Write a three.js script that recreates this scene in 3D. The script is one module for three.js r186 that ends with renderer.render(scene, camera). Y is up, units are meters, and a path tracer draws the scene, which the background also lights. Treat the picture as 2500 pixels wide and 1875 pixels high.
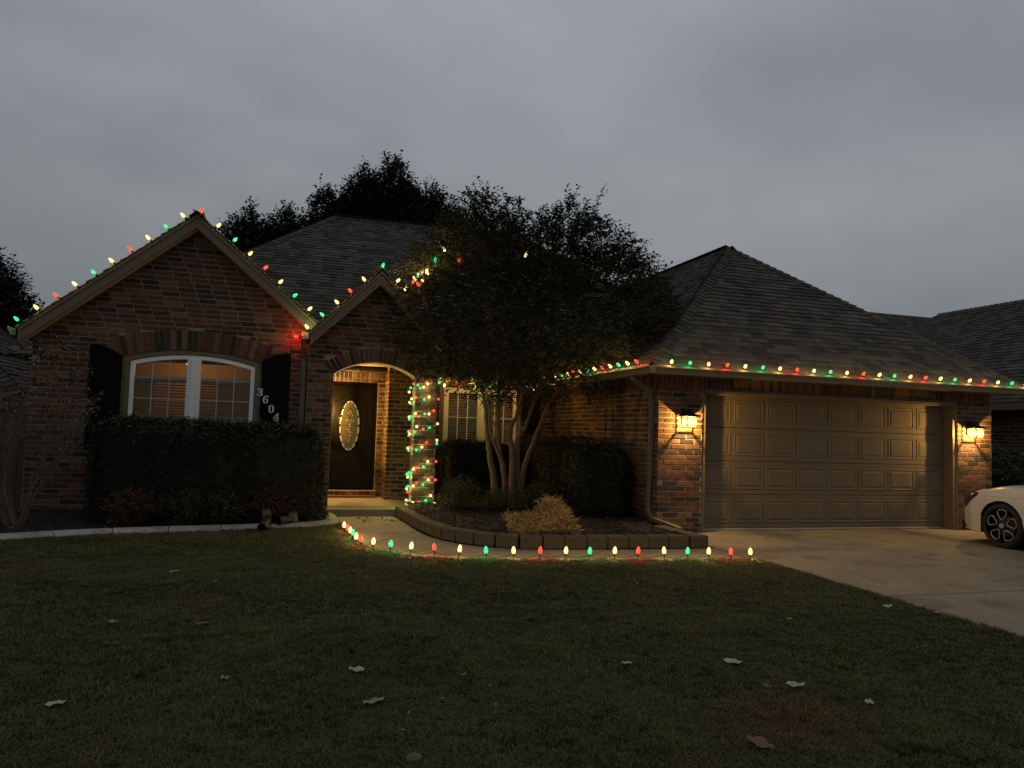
import * as THREE from 'three';
import { RoundedBoxGeometry } from 'three/addons/geometries/RoundedBoxGeometry.js';
import { mergeGeometries, mergeVertices, toCreasedNormals } from 'three/addons/utils/BufferGeometryUtils.js';
import { FontLoader } from 'three/addons/loaders/FontLoader.js';
import { TextGeometry } from 'three/addons/geometries/TextGeometry.js';

// ------------------------------------------------------------------ camera, sky, sun, exposure
const scene = new THREE.Scene();
const camera = new THREE.PerspectiveCamera(54.93, 4 / 3, 0.1, 900);
camera.position.set(-6.12, 1.4916, 10.104);
camera.rotation.set(0.06155, -0.291, 0.03166, 'YXZ');
const renderer = new THREE.WebGLRenderer({ antialias: true });
renderer.setSize(1024, 768);
renderer.toneMapping = THREE.LinearToneMapping;
renderer.toneMappingExposure = 1;
renderer.shadowMap.enabled = true;

const SKY_ZENITH = [0.285, 0.306, 0.335], SKY_HORIZON = [0.172, 0.188, 0.200];
const LANTERN = 6.5, PORCH = 15, BULB = 0.19, MINI = 0.075, ROOM = 2.3;

let seedState = 7;
function srand(s) { seedState = s >>> 0; }
function rnd() { seedState = (seedState + 0x6d2b79f5) | 0; let t = Math.imul(seedState ^ (seedState >>> 15), 1 | seedState); t = (t + Math.imul(t ^ (t >>> 7), 61 | t)) ^ t; return ((t ^ (t >>> 14)) >>> 0) / 4294967296; }
const rr = (a, b) => a + (b - a) * rnd();
const pick = (a) => a[Math.floor(rnd() * a.length)];
const clamp = (x, a, b) => Math.min(b, Math.max(a, x));
const sstep = (a, b, x) => { const t = clamp((x - a) / (b - a), 0, 1); return t * t * (3 - 2 * t); };
function hash(x, y, z) { let h = (Math.imul(x, 374761393) + Math.imul(y, 668265263) + Math.imul(z, 2147483647 ^ 974634721)) | 0; h = Math.imul(h ^ (h >>> 13), 1274126177); return ((h ^ (h >>> 16)) >>> 0) / 4294967296; }
function vnoise(x, y, per, s) {            // value noise, repeating every `per` cells
  const xi = Math.floor(x), yi = Math.floor(y), fx = x - xi, fy = y - yi, u = fx * fx * (3 - 2 * fx), v = fy * fy * (3 - 2 * fy);
  const m = (i) => ((i % per) + per) % per;
  const a = hash(m(xi), m(yi), s), b = hash(m(xi + 1), m(yi), s), c = hash(m(xi), m(yi + 1), s), d = hash(m(xi + 1), m(yi + 1), s);
  return a + (b - a) * u + (c - a) * v + (a - b - c + d) * u * v;
}
function fbm(x, y, per, oct, s) { let a = 0.5, t = 0, n = 0; for (let i = 0; i < oct; i++) { t += a * vnoise(x, y, per, s + i * 17); n += a; a *= 0.5; x *= 2; y *= 2; per *= 2; } return t / n; }
function n3(x, y, z, s) { const zi = Math.floor(z), f = z - zi, w = f * f * (3 - 2 * f); return vnoise(x, y, 4096, s + zi * 131) * (1 - w) + vnoise(x, y, 4096, s + (zi + 1) * 131) * w; }

{ // overcast dusk sky: soft stratus, brighter overhead, greyer and darker towards the horizon all round
  const W = 1024, H = 512, d = new Float32Array(W * H * 4);
  for (let j = 0; j < H; j++) {
    const el = ((j + 0.5) / H - 0.5) * Math.PI, y = Math.sin(el), c = Math.cos(el);
    for (let i = 0; i < W; i++) {
      const az = ((i + 0.5) / W - 0.5) * 2 * Math.PI, x = Math.cos(az) * c, z = Math.sin(az) * c;
      const k = sstep(-0.02, 0.55, y), q = 1 / (Math.max(y, 0) + 0.28);
      const px = x * q * 1.15 + 40, pz = z * q * 1.15 + 40;
      let f = 0, a = 0.5, s = 1; const wx = n3(px * 0.8, pz * 0.8, 3.3, 5) * 1.6, wz = n3(px * 0.8, pz * 0.8, 9.1, 9) * 1.6;
      for (let o = 0; o < 5; o++) { f += a * (n3(px * s + wx, pz * s * 1.3 + wz, 2 + o, 21 + o) - 0.5); a *= 0.5; s *= 2.1; }
      const m = 1 + f * 0.95 * (0.35 + 0.65 * sstep(0, 0.2, y)), b = f * 0.06;
      for (let ch = 0; ch < 3; ch++) d[(j * W + i) * 4 + ch] = (SKY_HORIZON[ch] + (SKY_ZENITH[ch] - SKY_HORIZON[ch]) * k) * m * (1 + (ch - 1) * -b);
      d[(j * W + i) * 4 + 3] = 1;
    }
  }
  const t = new THREE.DataTexture(d, W, H, THREE.RGBAFormat, THREE.FloatType);
  t.mapping = THREE.EquirectangularReflectionMapping; t.magFilter = THREE.LinearFilter; t.needsUpdate = true;
  scene.background = t; scene.environment = t;
}
const sun = new THREE.DirectionalLight(0xfff2e2, 0.035);      // what is left of daylight above the cloud
sun.position.set(-20, 60, 25); sun.target.position.set(-2, 0, -2); sun.shadow.radius = 90; sun.castShadow = true;
Object.assign(sun.shadow.camera, { left: -20, right: 20, top: 20, bottom: -20, near: 1, far: 140 });
scene.add(sun, sun.target);

// ------------------------------------------------------------------ helpers: names, geometry, textures, materials
const used = new Map();
function numbered(n) { const k = used.get(n) ?? 0; used.set(n, k + 1); return k ? n + '_' + String(k).padStart(3, '0') : n; }
function tag(o, label, category, group, kind) { if (label) o.userData.label = label; if (category) o.userData.category = category; if (group) o.userData.group = group; if (kind) o.userData.kind = kind; return o; }
function thing(name, label, category, pos = [0, 0, 0], turn = 0, group) { const o = new THREE.Group(); o.name = numbered(name); o.position.set(...pos); o.rotation.y = turn; scene.add(o); return tag(o, label, category, group); }
function structure(name, geo, mat) { const m = new THREE.Mesh(geo, mat); m.name = numbered(name); m.userData.kind = 'structure'; scene.add(m); return m; }
function part(parent, name, geo, mat, label) { const m = new THREE.Mesh(geo, mat); m.name = name; if (label) m.userData.label = label; parent.add(m); return m; }
function group(parent, name) { const g = new THREE.Group(); g.name = name; parent.add(g); return g; }
const V = (x, y, z) => new THREE.Vector3(x, y, z);

class MB {                                  // collects flat faces, then builds ONE geometry
  constructor() { this.p = []; this.u = []; this.c = []; this.col = [1, 1, 1]; this.m = null; this.uo = [0, 0]; }
  v(a) { if (this.m) { const t = a.clone().applyMatrix4(this.m); return t; } return a; }
  tri(a, b, c, ua, ub, uc) {
    a = this.v(a); b = this.v(b); c = this.v(c);
    this.p.push(a.x, a.y, a.z, b.x, b.y, b.z, c.x, c.y, c.z);
    if (ua) this.u.push(...ua, ...ub, ...uc);
    else {
      const n = b.clone().sub(a).cross(c.clone().sub(a)), ax = Math.abs(n.x), ay = Math.abs(n.y), az = Math.abs(n.z), o = this.uo;
      for (const q of [a, b, c]) ax > ay && ax > az ? this.u.push(q.z + o[0], q.y + o[1]) : ay > az ? this.u.push(q.x + o[0], q.z + o[1]) : this.u.push(q.x + o[0], q.y + o[1]);
    }
    for (let i = 0; i < 3; i++) this.c.push(...this.col);
  }
  quad(a, b, c, d) { this.tri(a, b, c); this.tri(a, c, d); return this; }
  box(x0, x1, y0, y1, z0, z1) {
    const P = (i) => V(i & 1 ? x1 : x0, i & 2 ? y1 : y0, i & 4 ? z1 : z0);
    for (const [a, b, c, d] of [[4, 5, 7, 6], [1, 0, 2, 3], [5, 1, 3, 7], [0, 4, 6, 2], [6, 7, 3, 2], [0, 1, 5, 4]]) this.quad(P(a), P(b), P(c), P(d));
    return this;
  }
  prism(pts, z0, z1) {                      // polygon in x, y (anticlockwise), from z0 to z1
    const tris = THREE.ShapeUtils.triangulateShape(pts.map((p) => new THREE.Vector2(...p)), []);
    for (const [a, b, c] of tris) { this.tri(V(...pts[a], z1), V(...pts[b], z1), V(...pts[c], z1)); this.tri(V(...pts[a], z0), V(...pts[c], z0), V(...pts[b], z0)); }
    for (let i = 0; i < pts.length; i++) { const a = pts[i], b = pts[(i + 1) % pts.length]; this.quad(V(...a, z0), V(...b, z0), V(...b, z1), V(...a, z1)); }
    return this;
  }
  tube(pts, rad, seg = 6) {
    const rings = []; let up = V(0.31, 0.9, 0.21);
    pts.forEach((p, i) => {
      const t = (pts[i + 1] ?? p).clone().sub(pts[i - 1] ?? p).normalize(), x = up.clone().cross(t); if (x.lengthSq() < 1e-4) x.set(1, 0, 0).cross(t); x.normalize(); const y = t.clone().cross(x);
      const r = typeof rad === 'function' ? rad(i / (pts.length - 1)) : rad;
      rings.push(Array.from({ length: seg }, (_, k) => p.clone().addScaledVector(x, r * Math.cos(k / seg * 6.2832)).addScaledVector(y, r * Math.sin(k / seg * 6.2832))));
    });
    for (let i = 0; i + 1 < rings.length; i++) for (let k = 0; k < seg; k++) { const l = (k + 1) % seg; this.quad(rings[i][k], rings[i][l], rings[i + 1][l], rings[i + 1][k]); }
    for (const [r, s] of [[rings[0], 1], [rings.at(-1), 0]]) for (let k = 1; k + 1 < seg; k++) s ? this.tri(r[0], r[k + 1], r[k]) : this.tri(r[0], r[k], r[k + 1]);
    return this;
  }
  geo(smooth) {
    let g = new THREE.BufferGeometry();
    g.setAttribute('position', new THREE.Float32BufferAttribute(this.p, 3)); g.setAttribute('uv', new THREE.Float32BufferAttribute(this.u, 2)); g.setAttribute('color', new THREE.Float32BufferAttribute(this.c, 3));
    g.computeVertexNormals();
    return g;
  }
}
const bx = (x0, x1, y0, y1, z0, z1) => new MB().box(x0, x1, y0, y1, z0, z1).geo();
function rbox(w, h, d, r, x = 0, y = 0, z = 0, seg = 2) { return new RoundedBoxGeometry(w, h, d, seg, r).translate(x, y, z); }

function tex(size, fn, srgb) {              // fn(x, y) in 0..1 -> [r, g, b] in 0..1
  const d = new Uint8Array(size * size * 4);
  for (let j = 0; j < size; j++) for (let i = 0; i < size; i++) { const c = fn((i + 0.5) / size, (j + 0.5) / size), o = (j * size + i) * 4; for (let k = 0; k < 3; k++) d[o + k] = clamp(Array.isArray(c) ? c[k] : c, 0, 1) * 255; d[o + 3] = 255; }
  const t = new THREE.DataTexture(d, size, size); t.wrapS = t.wrapT = THREE.RepeatWrapping; t.magFilter = THREE.LinearFilter; t.minFilter = THREE.LinearMipmapLinearFilter; t.generateMipmaps = true;
  if (srgb) t.colorSpace = THREE.SRGBColorSpace; t.needsUpdate = true; return t;
}
const rep = (t, r) => { const c = t.clone(); c.repeat.set(r, r); c.needsUpdate = true; return c; };
const T = {
  brick: tex(512, (x, y) => { const a = fbm(x * 8, y * 8, 8, 5, 3), b = fbm(x * 40, y * 40, 40, 3, 8), s = sstep(0.63, 0.72, fbm(x * 12, y * 20, 4, 5, 55)); const l = 0.42 + 0.5 * a + 0.25 * (b - 0.5); return [l + s * 0.34, l * 0.98 + s * 0.36, l * 0.96 + s * 0.38]; }),
  brickBump: tex(512, (x, y) => 0.5 * fbm(x * 16, y * 16, 16, 5, 77) + 0.5 * fbm(x * 90, y * 90, 90, 2, 31)),
  mortar: tex(256, (x, y) => 0.6 + 0.4 * fbm(x * 10, y * 10, 10, 5, 91)),
  shingle: tex(512, (x, y) => { const a = hash(Math.floor(x * 260), Math.floor(y * 260), 4), b = fbm(x * 10, y * 10, 10, 4, 12); return 0.45 + 0.35 * a + 0.35 * (b - 0.4); }),
  concrete: tex(512, (x, y) => { const a = fbm(x * 4, y * 4, 4, 6, 15), b = fbm(x * 60, y * 60, 60, 2, 25), s = sstep(0.6, 0.75, fbm(x * 7, y * 7, 7, 4, 44)); const l = 0.5 + 0.55 * a + 0.22 * (b - 0.5) - 0.2 * s; return [l, l * 0.985, l * 0.96]; }),
  wood: tex(512, (x, y) => 0.5 + 0.5 * fbm(x * 4, y * 90, 4, 3, 61) * (0.7 + 0.5 * fbm(x * 3, y * 6, 3, 3, 66))),
  paint: tex(256, (x, y) => 0.82 + 0.18 * fbm(x * 6, y * 6, 6, 5, 71)),
  soil: tex(512, (x, y) => { const a = fbm(x * 6, y * 6, 6, 6, 81), b = fbm(x * 80, y * 80, 80, 2, 82); const l = 0.3 + 0.6 * a + 0.3 * (b - 0.5); return [l, l * 0.98, l * 0.8]; }),
  bark: tex(256, (x, y) => { const a = fbm(x * 6, y * 2, 2, 5, 84), b = sstep(0.5, 0.62, fbm(x * 5, y * 3, 1, 4, 86)); const l = 0.5 + 0.4 * a; return [l + 0.12 * b, l * 0.95 + 0.09 * b, l * 0.88 + 0.05 * b]; }),
};
const lin = (r, g, b) => new THREE.Color().setRGB(r, g, b);
function mat(c, o = {}) { const m = new THREE.MeshStandardMaterial({ color: lin(...c), roughness: 0.8, ...o }); if (m.map || true) m.name = o.name || ''; return m; }
function pmat(c, o = {}) { return new THREE.MeshPhysicalMaterial({ color: lin(...c), roughness: 0.8, ...o }); }
const M = {
  mortar: mat([0.275, 0.225, 0.16], { map: rep(T.mortar, 2), roughness: 0.95 }),
  brickV: mat([1, 1, 1], { vertexColors: true, map: rep(T.brick, 2.2), bumpMap: rep(T.brickBump, 2.2), bumpScale: 0.004, roughness: 0.9 }),
  shingleV: mat([1, 1, 1], { vertexColors: true, map: rep(T.shingle, 1.5), bumpMap: rep(T.shingle, 1.5), bumpScale: 0.003, roughness: 0.95 }),
  deck: mat([0.05, 0.045, 0.04]),
  trim: mat([0.135, 0.105, 0.062], { map: rep(T.paint, 1), roughness: 0.55 }),         // tan house paint
  gutter: mat([0.20, 0.16, 0.095], { map: rep(T.paint, 1), roughness: 0.4 }),
  white: mat([0.80, 0.80, 0.77], { map: rep(T.paint, 2), roughness: 0.5 }),
  muntin: mat([0.36, 0.38, 0.33], { roughness: 0.5 }),
  cream: mat([0.85, 0.80, 0.56], { map: rep(T.paint, 2), roughness: 0.5 }),
  soffit: mat([0.42, 0.35, 0.25], { map: rep(T.paint, 1), roughness: 0.7 }),
  garage: mat([0.126, 0.100, 0.066], { map: rep(T.paint, 1), bumpMap: rep(T.wood, 1), bumpScale: 0.0012, roughness: 0.75 }),
  black: new THREE.MeshPhysicalMaterial({ color: lin(0.006, 0.006, 0.006), map: rep(T.paint, 2), roughness: 0.95, specularIntensity: 0.2 }),
  door: new THREE.MeshPhysicalMaterial({ color: lin(0.0028, 0.002, 0.0012), bumpMap: rep(T.wood, 1), bumpScale: 0.001, roughness: 0.42, specularIntensity: 0.15 }),
  glass: pmat([1, 1, 1], { transmission: 1, thickness: 0, roughness: 0.03 }),
  concrete: mat([0.255, 0.21, 0.145], { map: rep(T.concrete, 0.4), bumpMap: rep(T.concrete, 2), bumpScale: 0.003, roughness: 0.9 }),
  curb: mat([0.33, 0.325, 0.305], { map: rep(T.concrete, 0.7), bumpMap: rep(T.concrete, 3), bumpScale: 0.003, roughness: 0.9 }),
  block: mat([0.075, 0.060, 0.039], { map: rep(T.concrete, 1.3), bumpMap: rep(T.concrete, 4), bumpScale: 0.008, roughness: 0.95 }),
  mulch: mat([0.016, 0.012, 0.009], { map: rep(T.soil, 1.5), bumpMap: rep(T.soil, 3), bumpScale: 0.03, roughness: 1 }),
  soil: mat([0.055, 0.050, 0.026], { map: rep(T.soil, 0.5), bumpMap: rep(T.soil, 3), bumpScale: 0.02, roughness: 1 }),
  barkPale: mat([0.15, 0.11, 0.070], { map: rep(T.bark, 3), bumpMap: rep(T.bark, 3), bumpScale: 0.01, roughness: 0.85 }),
  bark: mat([0.075, 0.058, 0.044], { map: rep(T.bark, 3), bumpMap: rep(T.bark, 3), bumpScale: 0.015, roughness: 0.95 }),
  twig: mat([0.15, 0.125, 0.10], { map: rep(T.bark, 4), roughness: 0.9 }),
  wire: mat([0.012, 0.02, 0.012], { roughness: 0.6 }),
  iron: mat([0.012, 0.011, 0.010], { roughness: 0.45, metalness: 0.4 }),
};

// how large something at p (with area a and normal n) shows from where the photograph was taken; picks which bricks and shingles become parts of their own
const CAM = camera.position.clone();
const shows = (p, n, a) => { const d = CAM.clone().sub(p), l = d.length(); return a * Math.max(0, n.dot(d) / l) / (l * l); };

// ------------------------------------------------------------------ the house
const house = thing('brick_house', 'red brick single-storey house with two front gables and a wide garage', 'house');
const X0 = V(1, 0, 0), Y0 = V(0, 1, 0), Z0 = V(0, 0, 1);
const PITCH = 0.0794, BL = 0.254, BRICK_TONES = [[0.122, 0.051, 0.026], [0.145, 0.064, 0.032], [0.100, 0.043, 0.023], [0.170, 0.086, 0.044], [0.078, 0.038, 0.022], [0.033, 0.023, 0.017], [0.047, 0.030, 0.020], [0.19, 0.115, 0.066]];
const TONE_ODDS = [0, 0, 0, 1, 1, 1, 2, 2, 2, 3, 3, 4, 4, 5, 5, 5, 6, 7];
const brickMats = BRICK_TONES.map((c) => mat(c, { map: M.brickV.map, bumpMap: M.brickV.bumpMap, bumpScale: 0.004, roughness: 0.9 }));
const bricks = [];                          // every brick as a record; split into parts and brickwork at the end
function brickFaces(mb, w, h, d, b) {      // a brick's proud face: chamfered front and four sides, centred, facing +z
  const o = [[-w / 2, -h / 2], [w / 2, -h / 2], [w / 2, h / 2], [-w / 2, h / 2]], i = o.map(([x, y]) => [x - Math.sign(x) * b, y - Math.sign(y) * b * 0.9]);
  mb.quad(...i.map(([x, y]) => V(x, y, d)));
  for (let k = 0; k < 4; k++) { const l = (k + 1) % 4; mb.quad(V(...o[k], d - b), V(...o[l], d - b), V(...i[l], d), V(...i[k], d)); mb.quad(V(...o[k], -0.004), V(...o[l], -0.004), V(...o[l], d - b), V(...o[k], d - b)); }
}
function addBrick(wall, o, U, N, u, v, L, H, rot, hidden) {
  const W = Y0, c = o.clone().addScaledVector(U, u).addScaledVector(W, v).addScaledVector(N, rr(-0.0018, 0.0018) - 0.0135);
  rot += rr(-0.006, 0.006);
  const m = new THREE.Matrix4().makeBasis(U.clone().multiplyScalar(Math.cos(rot)).addScaledVector(W, Math.sin(rot)), W.clone().multiplyScalar(Math.cos(rot)).addScaledVector(U, -Math.sin(rot)), N).setPosition(c);
  bricks.push({ wall, m, L, H, tone: pick(TONE_ODDS), k: hidden ? 0 : shows(c, N, L * H) });
}
function courses(wall, o, U, N, v0, v1, span, hidden = () => false) {
  const n0 = Math.round(v0 / PITCH), n1 = Math.round(v1 / PITCH);
  for (let n = n0; n < n1; n++) {
    const v = (n + 0.5) * PITCH;
    for (const [a, b] of span(v)) {
      if (b - a < 0.03) continue;
      let u = a - ((n & 1 ? 0.5 : 0) + 0.13 * hash(n, 3, 5)) * BL;
      for (; u < b; u += BL) {
        let s = Math.max(u, a), e = Math.min(u + BL, b); if (e - s < 0.035) continue;
        addBrick(wall, o, U, N, (s + e) / 2, v, e - s - 0.0135 + rr(-0.002, 0.002), PITCH - 0.0135 + rr(-0.002, 0.002), 0, hidden((s + e) / 2, v));
      }
    }
  }
}
function soldiers(wall, o, U, N, u0, u1, v, h, hidden = () => false) { const n = Math.round((u1 - u0) / PITCH), w = (u1 - u0) / n; for (let i = 0; i < n; i++) addBrick(wall, o, U, N, u0 + (i + 0.5) * w, v + h / 2, h - 0.013, w - 0.0135, Math.PI / 2, hidden(u0 + i * w, v)); }
function voussoirs(wall, o, U, N, uc, vc, r, half, h) {
  const A = Math.asin(half / r), n = Math.round((2 * A * (r + h / 2)) / PITCH), da = (2 * A) / n;
  for (let i = 0; i < n; i++) { const a = -A + (i + 0.5) * da, R = r + h / 2; addBrick(wall, o.clone().addScaledVector(N, 0.003), U, N, uc + Math.sin(a) * R, vc + Math.cos(a) * R, h - 0.012, da * r - 0.006, Math.PI / 2 - a, false); }
}
function backing(outline, holes, depth, o, U, N) {   // the mortar behind the bricks, with the openings cut out
  const sh = new THREE.Shape(outline.map((p) => new THREE.Vector2(...p)));
  for (const h of holes) sh.holes.push(new THREE.Path(h.map((p) => new THREE.Vector2(...p))));
  const g = new THREE.ExtrudeGeometry(sh, { depth, bevelEnabled: false, curveSegments: 24 });
  g.applyMatrix4(new THREE.Matrix4().makeBasis(U, Y0, N).setPosition(o.clone().addScaledVector(N, -depth - 0.009)));
  return part(house, 'wall', g, M.mortar);
}
const arc = (uc, vc, r, half, n = 20) => Array.from({ length: n + 1 }, (_, i) => { const a = Math.asin(half / r) * (1 - (2 * i) / n); return [uc + Math.sin(a) * r, vc + Math.cos(a) * r]; });   // right to left

const ZL = -2.5, ZE = -2.3, ZD = -4.5, ZI = -3.9, ZM = -4.58, XR = -0.76, SLAB = 0.11;
const gableL = (x) => 4.72 - 0.84 * Math.abs(x + 7.65), gableE = (x) => 4.05 - 0.99 * Math.abs(x + 4.77);
srand(11);
{ // left wing: gable wall with the arched window
  const o = V(0, 0, ZL), uc = -7.6, half = 1.0, r = 3.64, vc = 2.58 - r, rh = 0.32;
  const w = backing([[-9.85, -0.1], [-5.87, -0.1], [-5.87, gableL(-5.87) - 0.1], [-7.65, 4.6], [-9.85, gableL(-9.85) - 0.1]], [[[uc - half, 1.0], [uc + half, 1.0], ...arc(uc, vc, r, half)]], 0.2, o, X0, Z0);
  courses(w, o, X0, Z0, 0, 4.5, (v) => {
    const s = v < 2.7 ? 2.5 : (4.58 - v) / 0.84, a = Math.max(-9.85, -7.65 - s), b = Math.min(-5.87, -7.65 + s);
    const top = (vc + Math.sqrt((r + rh) ** 2 - half ** 2));
    let hw = 0; if (v > 1 && v < top) hw = half + (v > 2.44 ? (v - 2.44) * 0.3 : 0); else if (v >= top) { const q = (r + rh) ** 2 - (v - vc) ** 2; hw = q > 0 ? Math.sqrt(q) : 0; }
    return hw ? [[a, uc - hw], [uc + hw, b]] : [[a, b]];
  }, (u, v) => v < 1.3 || (v < 2.5 && u < -9.2) || (v < 2.5 && (u > -9.05 && u < -8.6 || u > -6.6 && u < -6.15)));
  voussoirs(w, o, X0, Z0, uc, vc, r, half + 0.09, rh);
}
{ // entry gable: wall with the arched porch opening, left pier and pillar
  const o = V(0, 0, ZE), uc = -4.78, half = 0.68, r = 1.161, vc = 2.53 - r, rh = 0.24, sp = vc + Math.sqrt(r * r - half * half);
  const w = backing([[-5.87, -0.1], [-5.46, -0.1], [-5.46, sp], ...arc(uc, vc, r, half).reverse(), [-4.0905, sp], [-4.0905, -0.1], [-3.72, -0.1], [-3.72, gableE(-3.72) - 0.1], [-4.77, 3.94], [-5.87, gableE(-5.87) - 0.1]], [], 0.36, o, X0, Z0);
  courses(w, o, X0, Z0, 0, 3.9, (v) => {
    const s = v < 2.8 ? 2 : (3.92 - v) / 0.99, a = Math.max(-5.87, -4.77 - s), b = Math.min(-3.72, -4.77 + s);
    const top = vc + Math.sqrt(Math.max(0, (r + rh) ** 2 - half ** 2));
    let hw = 0; if (v < top) hw = half + (v > sp ? (v - sp) * 0.55 : 0); else { const q = (r + rh) ** 2 - (v - vc) ** 2; hw = q > 0 ? Math.sqrt(q) : 0; }
    return hw ? [[a, uc - hw], [uc + hw - (v < sp ? 0.007 : 0), b]] : [[a, b]];
  }, (u, v) => u > -4.4 && v > 2.3);
  voussoirs(w, o, X0, Z0, uc, vc, r, half + 0.02, rh);
  const wp = V(-4.10, 0, 0); courses(w, wp, Z0, V(-1, 0, 0), 0, 2.3, () => [[ZE - 0.36, ZE - 0.008]]);
}
{ // porch recess: wall beside the door, its return, the door wall
  const oi = V(0, 0, ZI), wi = backing([[-4.3405, -0.1], [-3.72, -0.1], [-3.72, 2.62], [-4.3405, 2.62]], [], 0.3, oi, X0, Z0); courses(wi, oi, X0, Z0, SLAB, 2.62, () => [[-4.357, -3.72]], (u) => u > -4.0);
  const os = V(-4.35, 0, 0), ws = backing([[ZD - 0.2, -0.1], [ZI - 0.01, -0.1], [ZI - 0.01, 2.62], [ZD - 0.2, 2.62]], [], 0.1, os, Z0, V(-1, 0, 0)); courses(ws, os, Z0, V(-1, 0, 0), SLAB, 2.33, () => [[ZD, ZI - 0.004]]); soldiers(ws, os, Z0, V(-1, 0, 0), ZD, ZI, 2.33, 0.24);
  const od = V(0, 0, ZD), wd = backing([[-5.87, -0.1], [-4.35, -0.1], [-4.35, 2.62], [-5.87, 2.62]], [[[-5.55, 0.2], [-4.48, 0.2], [-4.48, 2.32], [-5.55, 2.32]]], 0.25, od, X0, Z0);
  courses(wd, od, X0, Z0, SLAB, 2.3, () => [[-5.66, -5.56], [-4.48, -4.35]]);
  soldiers(wd, od, X0, Z0, -5.46, -4.35, 2.385, 0.23); for (let i = 0; i < 14; i++) addBrick(wd, od, X0, Z0, -5.42 + i * 0.0794, 2.35, 0.062, 0.066, Math.PI / 2, false);
  const og = V(0, 0, -4.36); for (let i = 0; i < 8; i++) addBrick(wd, og, X0, Z0, -5.36 + (i + 0.5) * 0.115, 0.19, 0.105, 0.068, 0, false);   // rowlock sill under the door
  part(house, 'sill', bx(-5.4, -4.45, 0.10, 0.232, ZD + 0.001, -4.372), M.mortar);
}
{ // wall behind the tree, garage return, garage front
  const om = V(0, 0, ZM), wm = backing([[-3.72, -0.1], [XR, -0.1], [XR, 2.62], [-3.72, 2.62]], [[[-3.22, 0.62], [-1.56, 0.62], [-1.56, 2.36], [-3.22, 2.36]]], 0.2, om, X0, Z0);
  courses(wm, om, X0, Z0, 0, 2.6, (v) => v > 0.62 && v < 2.36 ? [[-3.72, -3.22], [-1.56, XR]] : [[-3.72, XR]], () => true);
  const or = V(XR, 0, 0), wr = backing([[ZM, -0.1], [-0.01, -0.1], [-0.01, 2.5], [ZM, 2.5]], [], 0.2, or, Z0, V(-1, 0, 0));
  courses(wr, or, Z0, V(-1, 0, 0), 0, 2.2, () => [[ZM, -0.006]], (u, v) => v < 1.3); soldiers(wr, or, Z0, V(-1, 0, 0), ZM, -0.006, 2.197, 0.24, (u) => u < -1.5);
  const og = V(0, 0, 0), wg = backing([[XR + 0.0095, -0.1], [0, -0.1], [0, 2.21], [5.03, 2.21], [5.03, -0.1], [5.8, -0.1], [5.8, 2.5], [XR + 0.0095, 2.5]], [], 0.2, og, X0, Z0);
  courses(wg, og, X0, Z0, 0, 2.2, () => [[XR - 0.007, 0], [5.03, 5.8]], (u, v) => u > 5 && v < 0.7);
  soldiers(wg, og, X0, Z0, XR - 0.006, 0, 2.197, 0.24); soldiers(wg, og, X0, Z0, 0, 5.03, 2.215, 0.222); soldiers(wg, og, X0, Z0, 5.03, 5.8, 2.197, 0.24);
}
{ // walls the photograph does not see, plainly closed
  const mb = new MB();
  mb.box(-9.84, -9.64, -0.1, 2.6, -15, ZL - 0.215); mb.box(-9.6, 5.75, -0.1, 2.5, -15.2, -15); mb.box(5.6, 5.79, -0.1, 2.5, -15, -0.22); mb.box(-5.86, -5.60, -0.1, 2.62, ZD - 0.27, ZE - 0.375);
  part(house, 'wall', mb.geo(), mat([0.13, 0.065, 0.042], { map: M.brickV.map, roughness: 0.9 }));
}

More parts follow.
